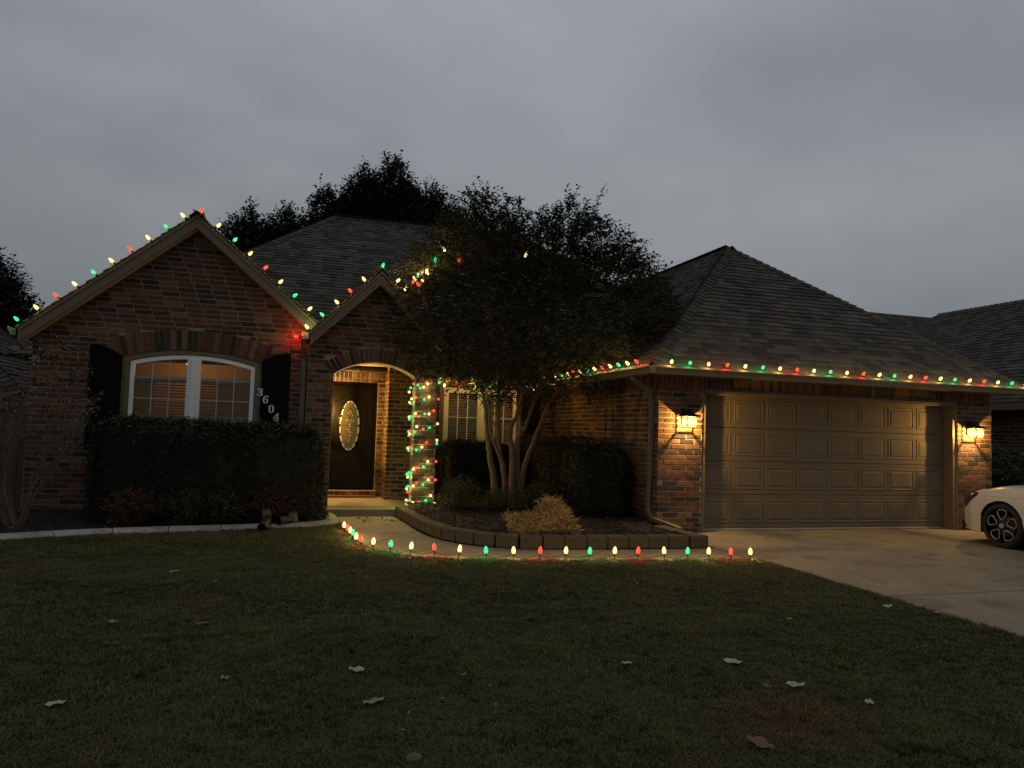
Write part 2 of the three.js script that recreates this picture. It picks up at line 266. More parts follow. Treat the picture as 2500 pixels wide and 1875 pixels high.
// ---- roofs: a deck, and shingles laid course by course on it
const shingles = [], SH_E = 0.143, SH_TONES = [[0.086, 0.075, 0.060], [0.070, 0.061, 0.049], [0.106, 0.092, 0.074], [0.046, 0.040, 0.033], [0.126, 0.110, 0.088]];
const shMats = SH_TONES.map((c) => mat(c, { map: M.shingleV.map, bumpMap: M.shingleV.bumpMap, bumpScale: 0.003, roughness: 0.95 }));
function roofPlane(owner, A, U, S, poly, hiddenAt = () => false, limit = true) {
  // A: a point of the eave line, U along it, S up the slope; poly: convex outline in (u, v)
  const N = U.clone().cross(S).normalize(), at = (u, v, h = 0) => A.clone().addScaledVector(U, u).addScaledVector(S, v).addScaledVector(N, h);
  const mb = new MB(); for (let i = 1; i + 1 < poly.length; i++) mb.tri(at(...poly[0], -0.012), at(...poly[i], -0.012), at(...poly[i + 1], -0.012));
  const deck = part(owner, 'roof', mb.geo(), M.deck);
  const ext = (v) => { let a = Infinity, b = -Infinity; for (let i = 0; i < poly.length; i++) { const [u0, v0] = poly[i], [u1, v1] = poly[(i + 1) % poly.length]; if ((v0 - v) * (v1 - v) <= 0 && v0 !== v1) { const u = u0 + (u1 - u0) * (v - v0) / (v1 - v0); a = Math.min(a, u); b = Math.max(b, u); } } return [a, b]; };
  const vm = Math.max(...poly.map((p) => p[1])), vs = Math.min(...poly.map((p) => p[1]));
  for (let v = vs, n = 0; v < vm - 0.02; v += SH_E, n++) {
    const [a0, b0] = ext(v + 0.0005), [a1, b1] = ext(Math.min(v + SH_E, vm - 0.001)); if (!(b0 > a0)) continue;
    const lo = Math.min(a0, a1), hi = Math.max(b0, b1);
    for (let u = lo - rnd() * 0.3; u < hi;) {
      const w = pick([0.12, 0.17, 0.22, 0.28, 0.34]), e = u + w; let s0 = Math.max(u, a0), e0 = Math.min(e, b0), s1 = Math.max(u, a1), e1 = Math.min(e, b1);
      const thick = pick([0.008, 0.011, 0.018]), tone = Math.floor(rnd() * 5); u = e;
      if (e0 - s0 < 0.01 && e1 - s1 < 0.01) continue; if (e0 < s0) s0 = e0 = (s0 + e0) / 2; if (e1 < s1) s1 = e1 = (s1 + e1) / 2;
      const whole = s0 === s1 && e0 === e1 && e0 - s0 > 0.11, c = at((s0 + e0) / 2, v + SH_E / 2);
      shingles.push({ deck, at, s0, e0, s1, e1, v, thick, tone, whole, N, U, S, k: limit && whole && !hiddenAt(c) ? shows(c, N, (e0 - s0) * SH_E) : 0 });
    }
  }
  return { deck, at, N };
}
function tabFaces(mb, at, s0, e0, s1, e1, v, t) {
  const h0 = t + 0.010, h1 = 0.002, vt = v + SH_E + 0.02, a = at(s0, v, h0), b = at(e0, v, h0), c = at(e1, vt, h1), d = at(s1, vt, h1);
  mb.quad(a, b, c, d); mb.quad(at(s0, v, -0.004), at(e0, v, -0.004), b, a); mb.quad(at(s0, v, -0.004), a, d, at(s1, vt, -0.006)); mb.quad(b, at(e0, v, -0.004), at(e1, vt, -0.006), c);
}
const capGeo = new Map();
function caps(deck, A, B, n1, n2) {         // ridge and hip caps: short folded shingles, each lapping the one below
  const t = B.clone().sub(A), L = t.length(); t.normalize();
  const side = (n, m) => { const s = n.clone().cross(t).normalize(); return s.dot(m) < 0 ? s : s.negate(); };
  const s1 = side(n1, n2), s2 = side(n2, n1), up = n1.clone().add(n2).normalize();
  const key = [t, n1, n2].map((v) => v.toArray().map((x) => x.toFixed(3))).join();
  if (!capGeo.has(key)) {
    const mb = new MB(), P = (s, n, w, d, h) => V(0, 0, 0).addScaledVector(s, w).addScaledVector(t, d).addScaledVector(s === null ? up : n, h), R = (d, h) => V(0, 0, 0).addScaledVector(t, d).addScaledVector(up, h);
    for (const [s, n, f] of [[s1, n1, 1], [s2, n2, 0]]) {
      const a = R(0, 0.046), b = R(0.19, 0.020), c = P(s, n, 0.14, 0.19, 0.010), d = P(s, n, 0.14, 0, 0.036), q = (w, x, y, z) => (f ? mb.quad(w, x, y, z) : mb.quad(z, y, x, w));
      q(a, b, c, d); q(R(0, 0.012), a, d, P(s, n, 0.14, 0, 0.006)); q(P(s, n, 0.14, 0, 0.006), d, c, P(s, n, 0.14, 0.2, 0.002));
    }
    capGeo.set(key, mb.geo());
  }
  for (let d = 0; d < L - 0.05; d += 0.155) { const m = part(deck, 'ridge_cap', capGeo.get(key), shMats[Math.floor(rnd() * 4)]); m.position.copy(A).addScaledVector(t, d); }
}
const slope = (dx, dy, dz) => V(dx, dy, dz).normalize();
srand(23);
{ // main hipped roof
  const k = 0.8, n = Math.hypot(1, k), y0 = 2.5, yr = 7.0, zf = -4.22, zb = -15.48, xl = -10.83, xr = 5.63, rl = -5.2, rg = 0.0, zr = -9.85, vr = ((zf - zr)) * n;
  const f = roofPlane(house, V(xl, y0, zf), X0, slope(0, k, -1), [[0, 0], [xr - xl, 0], [rg - xl, vr], [rl - xl, vr]], (p) => p.z > -5 || p.x > -3.4 || p.x < -8.6 || p.y < 3.3);
  const l = roofPlane(house, V(xl, y0, zb), Z0, slope(1, k, 0), [[0, 0], [zf - zb, 0], [zr - zb, vr]], () => true);
  const r = roofPlane(house, V(xr, y0, zf), V(0, 0, -1), slope(-1, k, 0), [[0, 0], [zf - zb, 0], [zf - zr, vr]], () => true);
  roofPlane(house, V(xr, y0, zb), V(-1, 0, 0), slope(0, k, 1), [[0, 0], [xr - xl, 0], [xr - rl, vr], [xr - rg, vr]], () => true);
  caps(f.deck, V(xl, y0, zf), V(rl, yr, zr), f.N, l.N); caps(f.deck, V(rl, yr, zr), V(rg, yr, zr), f.N, V(0, f.N.y, -f.N.z)); caps(f.deck, V(xr, y0, zf), V(rg, yr, zr), r.N, f.N);
}
{ // garage: hipped to the front, ridge running back
  const k = 0.81, n = Math.hypot(1, k), y0 = 2.5, x0 = -1.08, x1 = 6.12, xm = 2.52, z0 = 0.38, zr = z0 - (xm - x0), yr = y0 + k * (xm - x0), vr = (xm - x0) * n, zb = -15.4;
  const f = roofPlane(house, V(x0, y0, z0), X0, slope(0, k, -1), [[0, 0], [x1 - x0, 0], [xm - x0, vr]]);
  const l = roofPlane(house, V(x0, y0, zb), Z0, slope(1, k, 0), [[0, 0], [z0 - zb, 0], [zr - zb, vr], [3.6, vr]], (p) => p.z < -5 || p.x < 0.6);
  roofPlane(house, V(x1, y0, z0), V(0, 0, -1), slope(-1, k, 0), [[0, 0], [z0 - zb, 0], [z0 - zb - 3.6, vr], [z0 - zr, vr]], () => true);
  roofPlane(house, V(x1, y0, zb), V(-1, 0, 0), slope(0, k, 1), [[0, 0], [x1 - x0, 0], [x1 - xm, vr]], () => true);
  caps(f.deck, V(x0, y0, z0), V(xm, yr, zr), l.N, f.N); caps(f.deck, V(x1, y0, z0), V(xm, yr, zr), f.N, V(-l.N.x, l.N.y, 0)); caps(l.deck, V(xm, yr, -11.8), V(xm, yr, zr), V(-l.N.x, l.N.y, 0), l.N);
}
{ // the two gable roofs, and the boards and gutters along their edges
  const gl = (xr, yr, k, xl, xe, zf, zb) => {
    const n = Math.hypot(1, k), L = (xr - xl), R = (xe - xr), yl = yr - k * L, ye = yr - k * R;
    const a = roofPlane(house, V(xl, yl, zb), Z0, slope(1, k, 0), [[0, 0], [zf - zb, 0], [zf - zb, L * n], [0, L * n]], () => true);
    const b = roofPlane(house, V(xe, ye, zf), V(0, 0, -1), slope(-1, k, 0), [[0, 0], [zf - zb, 0], [zf - zb, R * n], [0, R * n]], () => true);
    caps(a.deck, V(xr, yr, zb), V(xr, yr, zf - 0.02), b.N, a.N);
  };
  gl(-7.65, 4.72, 0.84, -10.0, -5.74, -2.24, -7.3);
  gl(-4.77, 4.05, 0.99, -5.75, -3.6, -2.04, -6.4);
  const rake = (xr, yr, k, xs, z, w) => {   // sloping board from the eave tip to the peak, with a narrow moulding on top
    const d = Math.sign(xr - xs), y = (x, o) => yr - k * Math.abs(x - xr) - o, P = (o) => [[xs, y(xs, o)], [xr, y(xr, o)]];
    const f = (o0, o1, z0, z1) => { const [a, b] = P(o0), [c, e] = P(o1), q = [c, e, b, a]; return new MB().prism(d > 0 ? q : q.reverse(), z0, z1).geo(); };
    const m = part(house, 'rake_board', f(0.075, 0.075 + w, z - 0.05, z), M.trim); part(m, 'moulding', f(0.026, 0.0735, z - 0.05, z + 0.022), M.trim);
    part(house, 'soffit', f(0.2, 0.225, z - 0.24, z - 0.051), M.soffit);
  };
  rake(-7.65, 4.72, 0.84, -9.97, -2.25, 0.155); rake(-7.65, 4.72, 0.84, -5.72, -2.25, 0.155);
  rake(-4.77, 4.05, 0.99, -5.86, -2.05, 0.165); rake(-4.77, 4.05, 0.99, -3.62, -2.05, 0.165);
  // the strip of entry roof that reaches past the valley at the front
  const k = 0.99, n = Math.hypot(1, k); roofPlane(house, V(-5.87, 4.05 - k * 1.10, -2.48), Z0, slope(1, k, 0), [[0, 0], [0.44, 0], [0.44, 0.12 * n], [0, 0.12 * n]], () => true);
}
function gutterProfile(w, h) { return [[0, 0], [w * 0.62, 0], [w * 0.72, h * 0.35], [w, h * 0.72], [w, h], [w - 0.012, h], [w - 0.014, h - 0.012], [0.012, h - 0.03], [0, h]]; }
function gutter(owner, A, B, out, name = 'gutter') { // K-shaped gutter from A to B, its back against the fascia, opening up, `out` away from the house
  const d = B.clone().sub(A), L = d.length(); d.normalize();
  const s = new MB(); s.m = new THREE.Matrix4().makeBasis(out, Y0, out.clone().cross(Y0)).setPosition(A);
  const sg = out.clone().cross(Y0).dot(d) > 0 ? 1 : -1; s.prism(gutterProfile(0.115, 0.125), Math.min(0, sg * L), Math.max(0, sg * L));
  return part(owner, name, s.geo(), M.gutter);
}
gutter(house, V(-1.08, 2.375, 0.385), V(6.2, 2.375, 0.385), Z0);
gutter(house, V(-1.085, 2.375, -4.3), V(-1.085, 2.375, 0.5), V(-1, 0, 0));
gutter(house, V(-3.55, 2.375, -4.215), V(-1.2, 2.375, -4.215), Z0);
gutter(house, V(-10.0, 2.64, -7), V(-10.0, 2.64, -2.26), V(-1, 0, 0));
gutter(house, V(-5.88, 2.83, -2.49), V(-5.88, 2.83, -2.07), V(-1, 0, 0));
part(house, 'fascia', bx(-1.07, 6.1, 2.36, 2.49, 0.355, 0.384), M.trim); part(house, 'fascia', bx(-1.082, -1.055, 2.36, 2.49, -4.3, 0.353), M.trim); part(house, 'fascia', bx(-3.55, -1.09, 2.36, 2.49, -4.25, -4.217), M.trim);
part(house, 'soffit', bx(-1.05, 6.1, 2.44, 2.455, 0.001, 0.354), M.soffit); part(house, 'soffit', bx(-1.054, XR - 0.001, 2.44, 2.455, -4.25, 0), M.soffit); part(house, 'soffit', bx(-3.7, -1.1, 2.44, 2.455, ZM + 0.001, -4.251), M.soffit);
function downspout(pts, w = 0.075, d = 0.055) {
  const c = new THREE.CatmullRomCurve3(pts, false, 'centripetal'), s = new THREE.Shape([[-w / 2, -d / 2], [w / 2, -d / 2], [w / 2, d / 2], [-w / 2, d / 2]].map((p) => new THREE.Vector2(...p)));
  const g = new MB(), N = 60; let prev = null;
  for (let i = 0; i <= N; i++) {
    const p = c.getPointAt(i / N), t = c.getTangentAt(i / N), x = X0.clone().addScaledVector(t, -t.x).normalize(), z = t.clone().cross(x);
    const ring = s.getPoints().slice(0, 4).map((q) => p.clone().addScaledVector(x, q.x).addScaledVector(z, q.y));
    if (prev) for (let k = 0; k < 4; k++) g.quad(prev[k], ring[k], ring[(k + 1) % 4], prev[(k + 1) % 4]); else g.quad(...ring);
    prev = ring;
  }
  g.quad(...prev.reverse()); return part(house, 'downspout', g.geo(), M.trim);
}
downspout([V(-5.96, 2.84, -2.27), V(-5.955, 2.72, -2.32), V(-5.93, 2.56, -2.45), V(-5.93, 2.4, -2.455), V(-5.93, 1.2, -2.455), V(-5.93, 0.12, -2.455), V(-5.93, 0.05, -2.36)]);
downspout([V(-1.12, 2.37, -0.16), V(-1.1, 2.31, -0.16), V(-0.86, 2.15, -0.16), V(-0.81, 2.04, -0.16), V(-0.81, 1.0, -0.16), V(-0.81, 0.30, -0.16), V(-0.79, 0.22, -0.06), V(-0.68, 0.16, 0.16), V(-0.52, 0.10, 0.30)], 0.06, 0.06);

// ---- arched window of the left wing, with a lit room behind the blinds
function shapeGeo(outer, holes, depth, z) { const s = new THREE.Shape(outer.map((p) => new THREE.Vector2(...p))); for (const h of holes) s.holes.push(new THREE.Path(h.map((p) => new THREE.Vector2(...p)))); return new THREE.ExtrudeGeometry(s, { depth, bevelEnabled: true, bevelThickness: 0.006, bevelSize: 0.006, bevelOffset: -0.006, bevelSegments: 1, curveSegments: 8 }).translate(0, 0, z); }
const slatMat = pmat([0.30, 0.172, 0.034], { transmission: 0.6, thickness: 0, roughness: 1, specularIntensity: 0 });
{
  const w = group(house, 'window'), uc = -7.6, r = 3.2, vc = 2.51 - r, top = (x, o) => vc + Math.sqrt((r - o) ** 2 - (x - uc) ** 2);
  const arcT = (a, b, o, n = 14) => Array.from({ length: n + 1 }, (_, i) => { const x = b + (a - b) * i / n; return [x, top(x, o)]; });
  part(w, 'window_trim', shapeGeo([[uc - 0.995, 1.005], [uc + 0.995, 1.005], ...arc(uc, 2.575 - 3.64, 3.64, 0.995)], [[[uc - 0.918, 1.03], ...arcT(uc - 0.918, uc + 0.918, 0.002).reverse(), [uc + 0.918, 1.03]]], 0.05, ZL - 0.075), M.trim);
  const holes = [[uc - 0.852, uc - 0.105], [uc + 0.105, uc + 0.852]];
  part(w, 'frame', shapeGeo([[uc - 0.915, 1.033], [uc + 0.915, 1.033], ...arcT(uc - 0.915, uc + 0.915, 0.005)], holes.map(([a, b]) => [[a, 1.1], ...arcT(a, b, 0.075).reverse(), [b, 1.1]]), 0.055, ZL - 0.095), M.white);
  part(w, 'mullion', rbox(0.09, 1.33, 0.02, 0.006, uc, 1.78, ZL - 0.027), M.white);
  for (const [a, b] of holes) {
    const ys = [1.1, 1.475, 1.8, 2.125, 9], s = (b - a) / 3, tin = (x) => top(x, 0.075);
    for (const k of [1, 2]) { const x = a + k * s; part(w, 'muntin', bx(x - 0.0075, x + 0.0075, 1.1, tin(x), ZL - 0.085, ZL - 0.07), M.muntin); }
    for (const y of ys.slice(1, 4)) part(w, 'muntin', bx(a, b, y - 0.0065, y + 0.0065, ZL - 0.0835, ZL - 0.0715), M.muntin);
    for (let i = 0; i < 3; i++) for (let j = 0; j < 4; j++) {
      const x0 = a + i * s + (i ? 0.009 : 0), x1 = a + (i + 1) * s - (i < 2 ? 0.009 : 0), y0 = ys[j] + (j ? 0.008 : 0), y1 = j < 3 ? ys[j + 1] - 0.008 : 0;
      const o = [[x0, y0], [x1, y0], ...(j < 3 ? [[x1, y1], [x0, y1]] : Array.from({ length: 6 }, (_, q) => { const x = x1 + (x0 - x1) * q / 5; return [x, tin(x)]; }))];
      part(w, 'pane', new THREE.ShapeGeometry(new THREE.Shape(o.map((p) => new THREE.Vector2(...p)))).translate(0, 0, ZL - 0.0775), M.glass);
    }
    const bl = new MB(), left = a < uc;
    for (let y = 1.565; y < 2.08; y += 0.046) {
      for (const [p, q, t] of left ? [[a - 0.02, a + 0.27, 1.15], [a + 0.27, b + 0.02, 0.45]] : [[a - 0.02, a + 0.22, 0.7], [a + 0.22, b + 0.02, 1.05]]) { bl.m = new THREE.Matrix4().makeTranslation(0, y, ZL - 0.17).multiply(new THREE.Matrix4().makeRotationX(t + 0.03 * Math.sin(y * 90))); bl.box(p, q, -0.0015, 0.0015, -0.025, 0.025); }
    }
    part(w, 'blind', bl.geo(), slatMat);
    part(w, 'valance', bx(a - 0.03, b + 0.03, 2.075, 2.15, ZL - 0.2, ZL - 0.14), mat([0.10, 0.11, 0.085]));
    part(w, 'bottom_rail', bx(a - 0.02, b + 0.02, 1.475, 1.545, ZL - 0.19, ZL - 0.15), mat([0.10, 0.12, 0.11]));
  }
  const rm = mat([0.125, 0.058, 0.010]), mb = new MB();
  mb.box(-9.3, -6.05, 0.3, 2.8, -5.6, -5.5); mb.box(-9.35, -9.3, 0.3, 2.8, -5.5, ZL - 0.22); mb.box(-6.05, -6.0, 0.3, 2.8, -5.5, ZL - 0.22); mb.box(-9.3, -6.05, 2.8, 2.85, -5.5, ZL - 0.22); mb.box(-9.3, -6.05, 0.25, 0.3, -5.5, ZL - 0.22);
  mb.box(-9.3, uc - 1.02, 0.3, 2.8, ZL - 0.24, ZL - 0.22); mb.box(uc + 1.02, -6.05, 0.3, 2.8, ZL - 0.24, ZL - 0.22); mb.box(uc - 1.02, uc + 1.02, 2.62, 2.8, ZL - 0.24, ZL - 0.22); mb.box(uc - 1.02, uc + 1.02, 0.3, 1.0, ZL - 0.24, ZL - 0.22);
  part(house, 'interior_wall', mb.geo(), rm);
  const lamp = group(house, 'ceiling_lamp'); lamp.position.set(-7.9, 2.55, -4.6);
  part(lamp, 'lamp_bulb', new THREE.SphereGeometry(0.09, 16, 10), mat([0.8, 0.7, 0.5], { emissive: lin(1, 0.5, 0.16), emissiveIntensity: 2 }));
  part(lamp, 'lamp_mount', new THREE.CylinderGeometry(0.05, 0.06, 0.16, 12).translate(0, 0.165, 0), M.trim);
  const pl = new THREE.PointLight(lin(1, 0.62, 0.14), ROOM); pl.shadow.radius = 3; pl.castShadow = true; lamp.add(pl);
}
// ---- shutters of black planks; the house number is fixed to the right one
const font = await new FontLoader().loadAsync('fonts/droid/droid_serif_bold.typeface.json');
function shutter(x0, x1, y0, topAt, z, planks = 4, battens = [0.3, 0.72]) {
  const s = group(house, 'shutter'), w = (x1 - x0) / planks, h = topAt((x0 + x1) / 2) - y0;
  for (let i = 0; i < planks; i++) {
    const a = x0 + i * w + 0.002, b = x0 + (i + 1) * w - 0.002;
    part(s, 'plank', new MB().prism([[a, y0], [b, y0], [b, topAt(b)], [(a + b) / 2, topAt((a + b) / 2)], [a, topAt(a)]], z, z + 0.028 + (i % 2) * 0.001).geo(), M.black);
  }
  for (const f of battens) part(s, 'batten', bx(x0 + 0.01, x1 - 0.01, y0 + f * h - 0.04, y0 + f * h + 0.04, z + 0.0295, z + 0.042), M.black);
  return s;
}
{
  const ease = (t) => Math.sin(clamp(t, 0, 1) * Math.PI / 2);
  shutter(-9.07, -8.62, 1.0, (x) => 2.44 + 0.15 * ease((-8.62 - x) / 0.4), ZL + 0.002);
  const s = shutter(-6.58, -6.14, 1.0, (x) => 2.47 + 0.15 * ease((x + 6.58) / 0.4), ZL + 0.002, 4, [0.74]);
  const dm = mat([0.6, 0.6, 0.58], { roughness: 0.35, metalness: 0.3 });
  for (const [d, x, y, tilt] of [['3', -6.59, 1.965, -0.1], ['6', -6.5, 1.85, -0.08], ['0', -6.405, 1.70, 0], ['4', -6.32, 1.575, -0.14]]) {
    const g = new TextGeometry(d, { font, size: 0.125, depth: 0.012, curveSegments: 6, bevelEnabled: true, bevelThickness: 0.002, bevelSize: 0.002, bevelSegments: 1 }); g.computeBoundingBox(); const c = g.boundingBox.getCenter(V(0, 0, 0)); g.translate(-c.x, -c.y, 0);
    const m = part(s, 'digit', g, dm); m.position.set(x, y, ZL + 0.034); m.rotation.z = tilt;
  }
  for (const [a, b] of [[-3.66, -3.26], [-1.5, -1.08]]) shutter(a, b, 0.62, () => 2.32, ZM + 0.002, 3, [0.12, 0.88]);
}
{ // double-hung window behind the tree
  const w = group(house, 'window'), x0 = -3.14, x1 = -1.60, y0 = 0.66, y1 = 2.30, mid = -2.345, z = ZM;
  part(w, 'window_trim', shapeGeo([[x0 - 0.075, y0 - 0.03], [x1 + 0.035, y0 - 0.03], [x1 + 0.035, y1 + 0.055], [x0 - 0.075, y1 + 0.055]], [[[x0 - 0.003, y0], [x0 - 0.003, y1 + 0.003], [x1 + 0.003, y1 + 0.003], [x1 + 0.003, y0]]], 0.05, z - 0.06), M.trim);
  const holes = [[x0 + 0.1, mid - 0.09], [mid + 0.09, x1 - 0.07]];
  part(w, 'frame', shapeGeo([[x0, y0], [x1, y0], [x1, y1], [x0, y1]], holes.flatMap(([a, b]) => [[[a, y0 + 0.07], [a, 1.15], [b, 1.15], [b, y0 + 0.07]], [[a, 1.215], [a, y1 - 0.1], [b, y1 - 0.1], [b, 1.215]]]), 0.055, z - 0.08), M.cream);
  for (const [a, b] of holes) for (const [c, d] of [[y0 + 0.07, 1.15], [1.215, y1 - 0.1]]) {
    const s = (b - a) / 3, t = (d - c) / 2; for (const k of [1, 2]) part(w, 'muntin', bx(a + k * s - 0.009, a + k * s + 0.009, c, d, z - 0.075, z - 0.06), M.cream);
    part(w, 'muntin', bx(a, b, c + t - 0.008, c + t + 0.008, z - 0.0735, z - 0.0615), M.cream);
    for (let i = 0; i < 3; i++) for (let j = 0; j < 2; j++) part(w, 'pane', new THREE.PlaneGeometry(s - 0.019, t - 0.017).translate(a + (i + 0.5) * s, c + (j + 0.5) * t, z - 0.0675), M.glass);
    const bl = new MB(); for (let y = c - 0.02; y < d; y += 0.046) { bl.m = new THREE.Matrix4().makeTranslation(0, y, z - 0.14).multiply(new THREE.Matrix4().makeRotationX(0.55)); bl.box(a - 0.02, b + 0.02, -0.0015, 0.0015, -0.025, 0.025); } part(w, 'blind', bl.geo(), mat([0.30, 0.29, 0.25]));
  }
  part(house, 'interior_wall', new MB().box(x0 - 0.1, x1 + 0.1, 0.5, 2.4, z - 0.62, z - 0.6).box(x0 - 0.1, x0 - 0.09, 0.5, 2.4, z - 0.6, z - 0.21).box(x1 + 0.08, x1 + 0.1, 0.5, 2.4, z - 0.6, z - 0.21).box(x0 - 0.1, x1 + 0.1, 2.4, 2.42, z - 0.62, z - 0.21).geo(), mat([0.03, 0.03, 0.03]));
}
{ // front door: dark slab with mouldings and a leaded oval light, porch ceiling, cornice and threshold step
  const d = group(house, 'front_door'), z = ZD - 0.07, cx = -4.995, cy = 1.47, rx = 0.165, ry = 0.455;
  const ell = (a, b, n = 40, f = 0) => Array.from({ length: n }, (_, i) => [cx + a * Math.cos(i / n * 6.2832 + f), cy + b * Math.sin(i / n * 6.2832 + f)]);
  part(d, 'door_slab', shapeGeo([[-5.445, 0.255], [-4.545, 0.255], [-4.545, 2.255], [-5.445, 2.255]], [ell(rx + 0.03, ry + 0.03)], 0.045, z - 0.045), M.door);
  part(d, 'door_frame', new MB().box(-5.55, -5.452, 0.235, 2.318, z - 0.06, z + 0.025).box(-4.538, -4.482, 0.235, 2.318, z - 0.06, z + 0.025).box(-5.451, -4.539, 2.262, 2.318, z - 0.06, z + 0.024).geo(), M.door);
  const tube = (pts, r, n = 'molding') => part(d, n, new MB().tube(pts.map(([x, y]) => V(x, y, z + 0.004)), r, 6).geo(), M.door);
  const closed = (p) => [...p, p[0], p[1]];
  tube(closed(ell(rx + 0.045, ry + 0.045)), 0.014);
  const wave = (x, s, b) => b + s * 0.075 * Math.cos((x - cx) / 0.3 * Math.PI) ;
  const top = Array.from({ length: 17 }, (_, i) => { const x = cx - 0.3 + i * 0.0375; return [x, wave(x, 1, 2.0)]; }), bot = Array.from({ length: 17 }, (_, i) => { const x = cx + 0.3 - i * 0.0375; return [x, wave(x, -1, 0.95)]; });
  tube(closed([...top, ...bot]), 0.013);
  for (const s of [-1, 1]) { const p = s < 0 ? [[cx - 0.3, 0.42], [cx - 0.05, 0.42], [cx - 0.05, 0.70], [cx - 0.17, 0.80], [cx - 0.3, 0.80]] : [[cx + 0.05, 0.42], [cx + 0.3, 0.42], [cx + 0.3, 0.80], [cx + 0.17, 0.80], [cx + 0.05, 0.70]]; tube(closed(p), 0.012); }
  const gl = (c, e) => pmat(c, { transmission: 0.3, roughness: 0.3, thickness: 0, emissive: lin(...e), emissiveIntensity: 1 });
  part(d, 'oval_window_glass', new THREE.ShapeGeometry(new THREE.Shape(ell(rx, ry).map((p) => new THREE.Vector2(...p)))).translate(0, 0, z - 0.02), gl([0.05, 0.04, 0.018], [0.036, 0.027, 0.008]));
  const bev = gl([0.22, 0.2, 0.15], [0.22, 0.18, 0.10]), N = 16;
  for (let i = 0; i < N; i++) { const a0 = i / N * 6.2832 + 0.05, a1 = (i + 1) / N * 6.2832 - 0.05, mb = new MB(), pt = (k, t) => V(cx + (rx + k) * Math.cos(t), cy + (ry + k) * Math.sin(t), z - 0.016 + (k > 0.01 ? 0 : 0.006)); for (let q = 0; q < 4; q++) { const t0 = a0 + (a1 - a0) * q / 4, t1 = a0 + (a1 - a0) * (q + 1) / 4; mb.quad(pt(-0.003, t0), pt(0.026, t0), pt(0.026, t1), pt(-0.003, t1)); } part(d, 'beveled_glass', mb.geo(), bev); }
  const lead = new MB(), scroll = []; for (let i = 0; i < 30; i++) { const t = i / 29, y = cy - 0.36 + t * 0.72; scroll.push(V(cx + 0.055 * Math.sin(t * 13), y, z - 0.014)); } lead.tube(scroll, 0.004, 5); lead.tube(scroll.map((p) => V(2 * cx - p.x, p.y, p.z + 0.001)), 0.004, 5);
  for (const y of [-0.22, 0.0, 0.24]) lead.tube([V(cx - rx * 0.85, cy + y, z - 0.015), V(cx, cy + y + 0.02, z - 0.015), V(cx + rx * 0.85, cy + y, z - 0.015)], 0.003, 5); part(d, 'leading', lead.geo(), M.iron);
  srand(5); for (const [x, y] of [[-0.03, 0.24], [0.03, 0.26], [0.06, 0.2], [-0.05, 0.1], [0.08, 0.09], [0.0, 0.02], [-0.02, -0.08], [0.01, -0.2], [-0.01, -0.3], [0.04, 0.1], [0.01, -0.02], [0.02, -0.13]]) part(d, 'beveled_glass', new THREE.OctahedronGeometry(0.014).scale(0.8, 1.3, 0.5).rotateZ(rr(-1, 1)).translate(cx + x, cy + y, z - 0.012), bev);
  part(d, 'door_handle', new MB().tube([V(-5.39, 1.18, z + 0.002), V(-5.39, 1.18, z + 0.05), V(-5.33, 1.18, z + 0.055)], 0.012, 8).geo(), M.iron);
  part(house, 'porch_ceiling', bx(-5.66, -3.72, 2.62, 2.64, ZD - 0.2, ZE - 0.37), M.soffit);
  const cor = [[0, 0], [0.02, 0], [0.035, 0.03], [0.07, 0.045], [0.085, 0.075], [0, 0.075]], cm = new MB(); cm.m = new THREE.Matrix4().makeRotationY(-Math.PI / 2).setPosition(0, 2.543, ZD + 0.004); cm.prism(cor, 4.352, 5.65); part(house, 'cornice', cm.geo(), M.soffit);
  part(house, 'threshold', rbox(1.05, 0.045, 0.13, 0.008, -5.0, 0.133, -4.27), mat([0.15, 0.035, 0.02], { map: T.paint, roughness: 0.6 }), 'dark red threshold step');
  part(house, 'wall', bx(-5.6, -4.4, 0.2, 2.4, ZD - 0.75, ZD - 0.7), mat([0.05, 0.04, 0.03]));
}
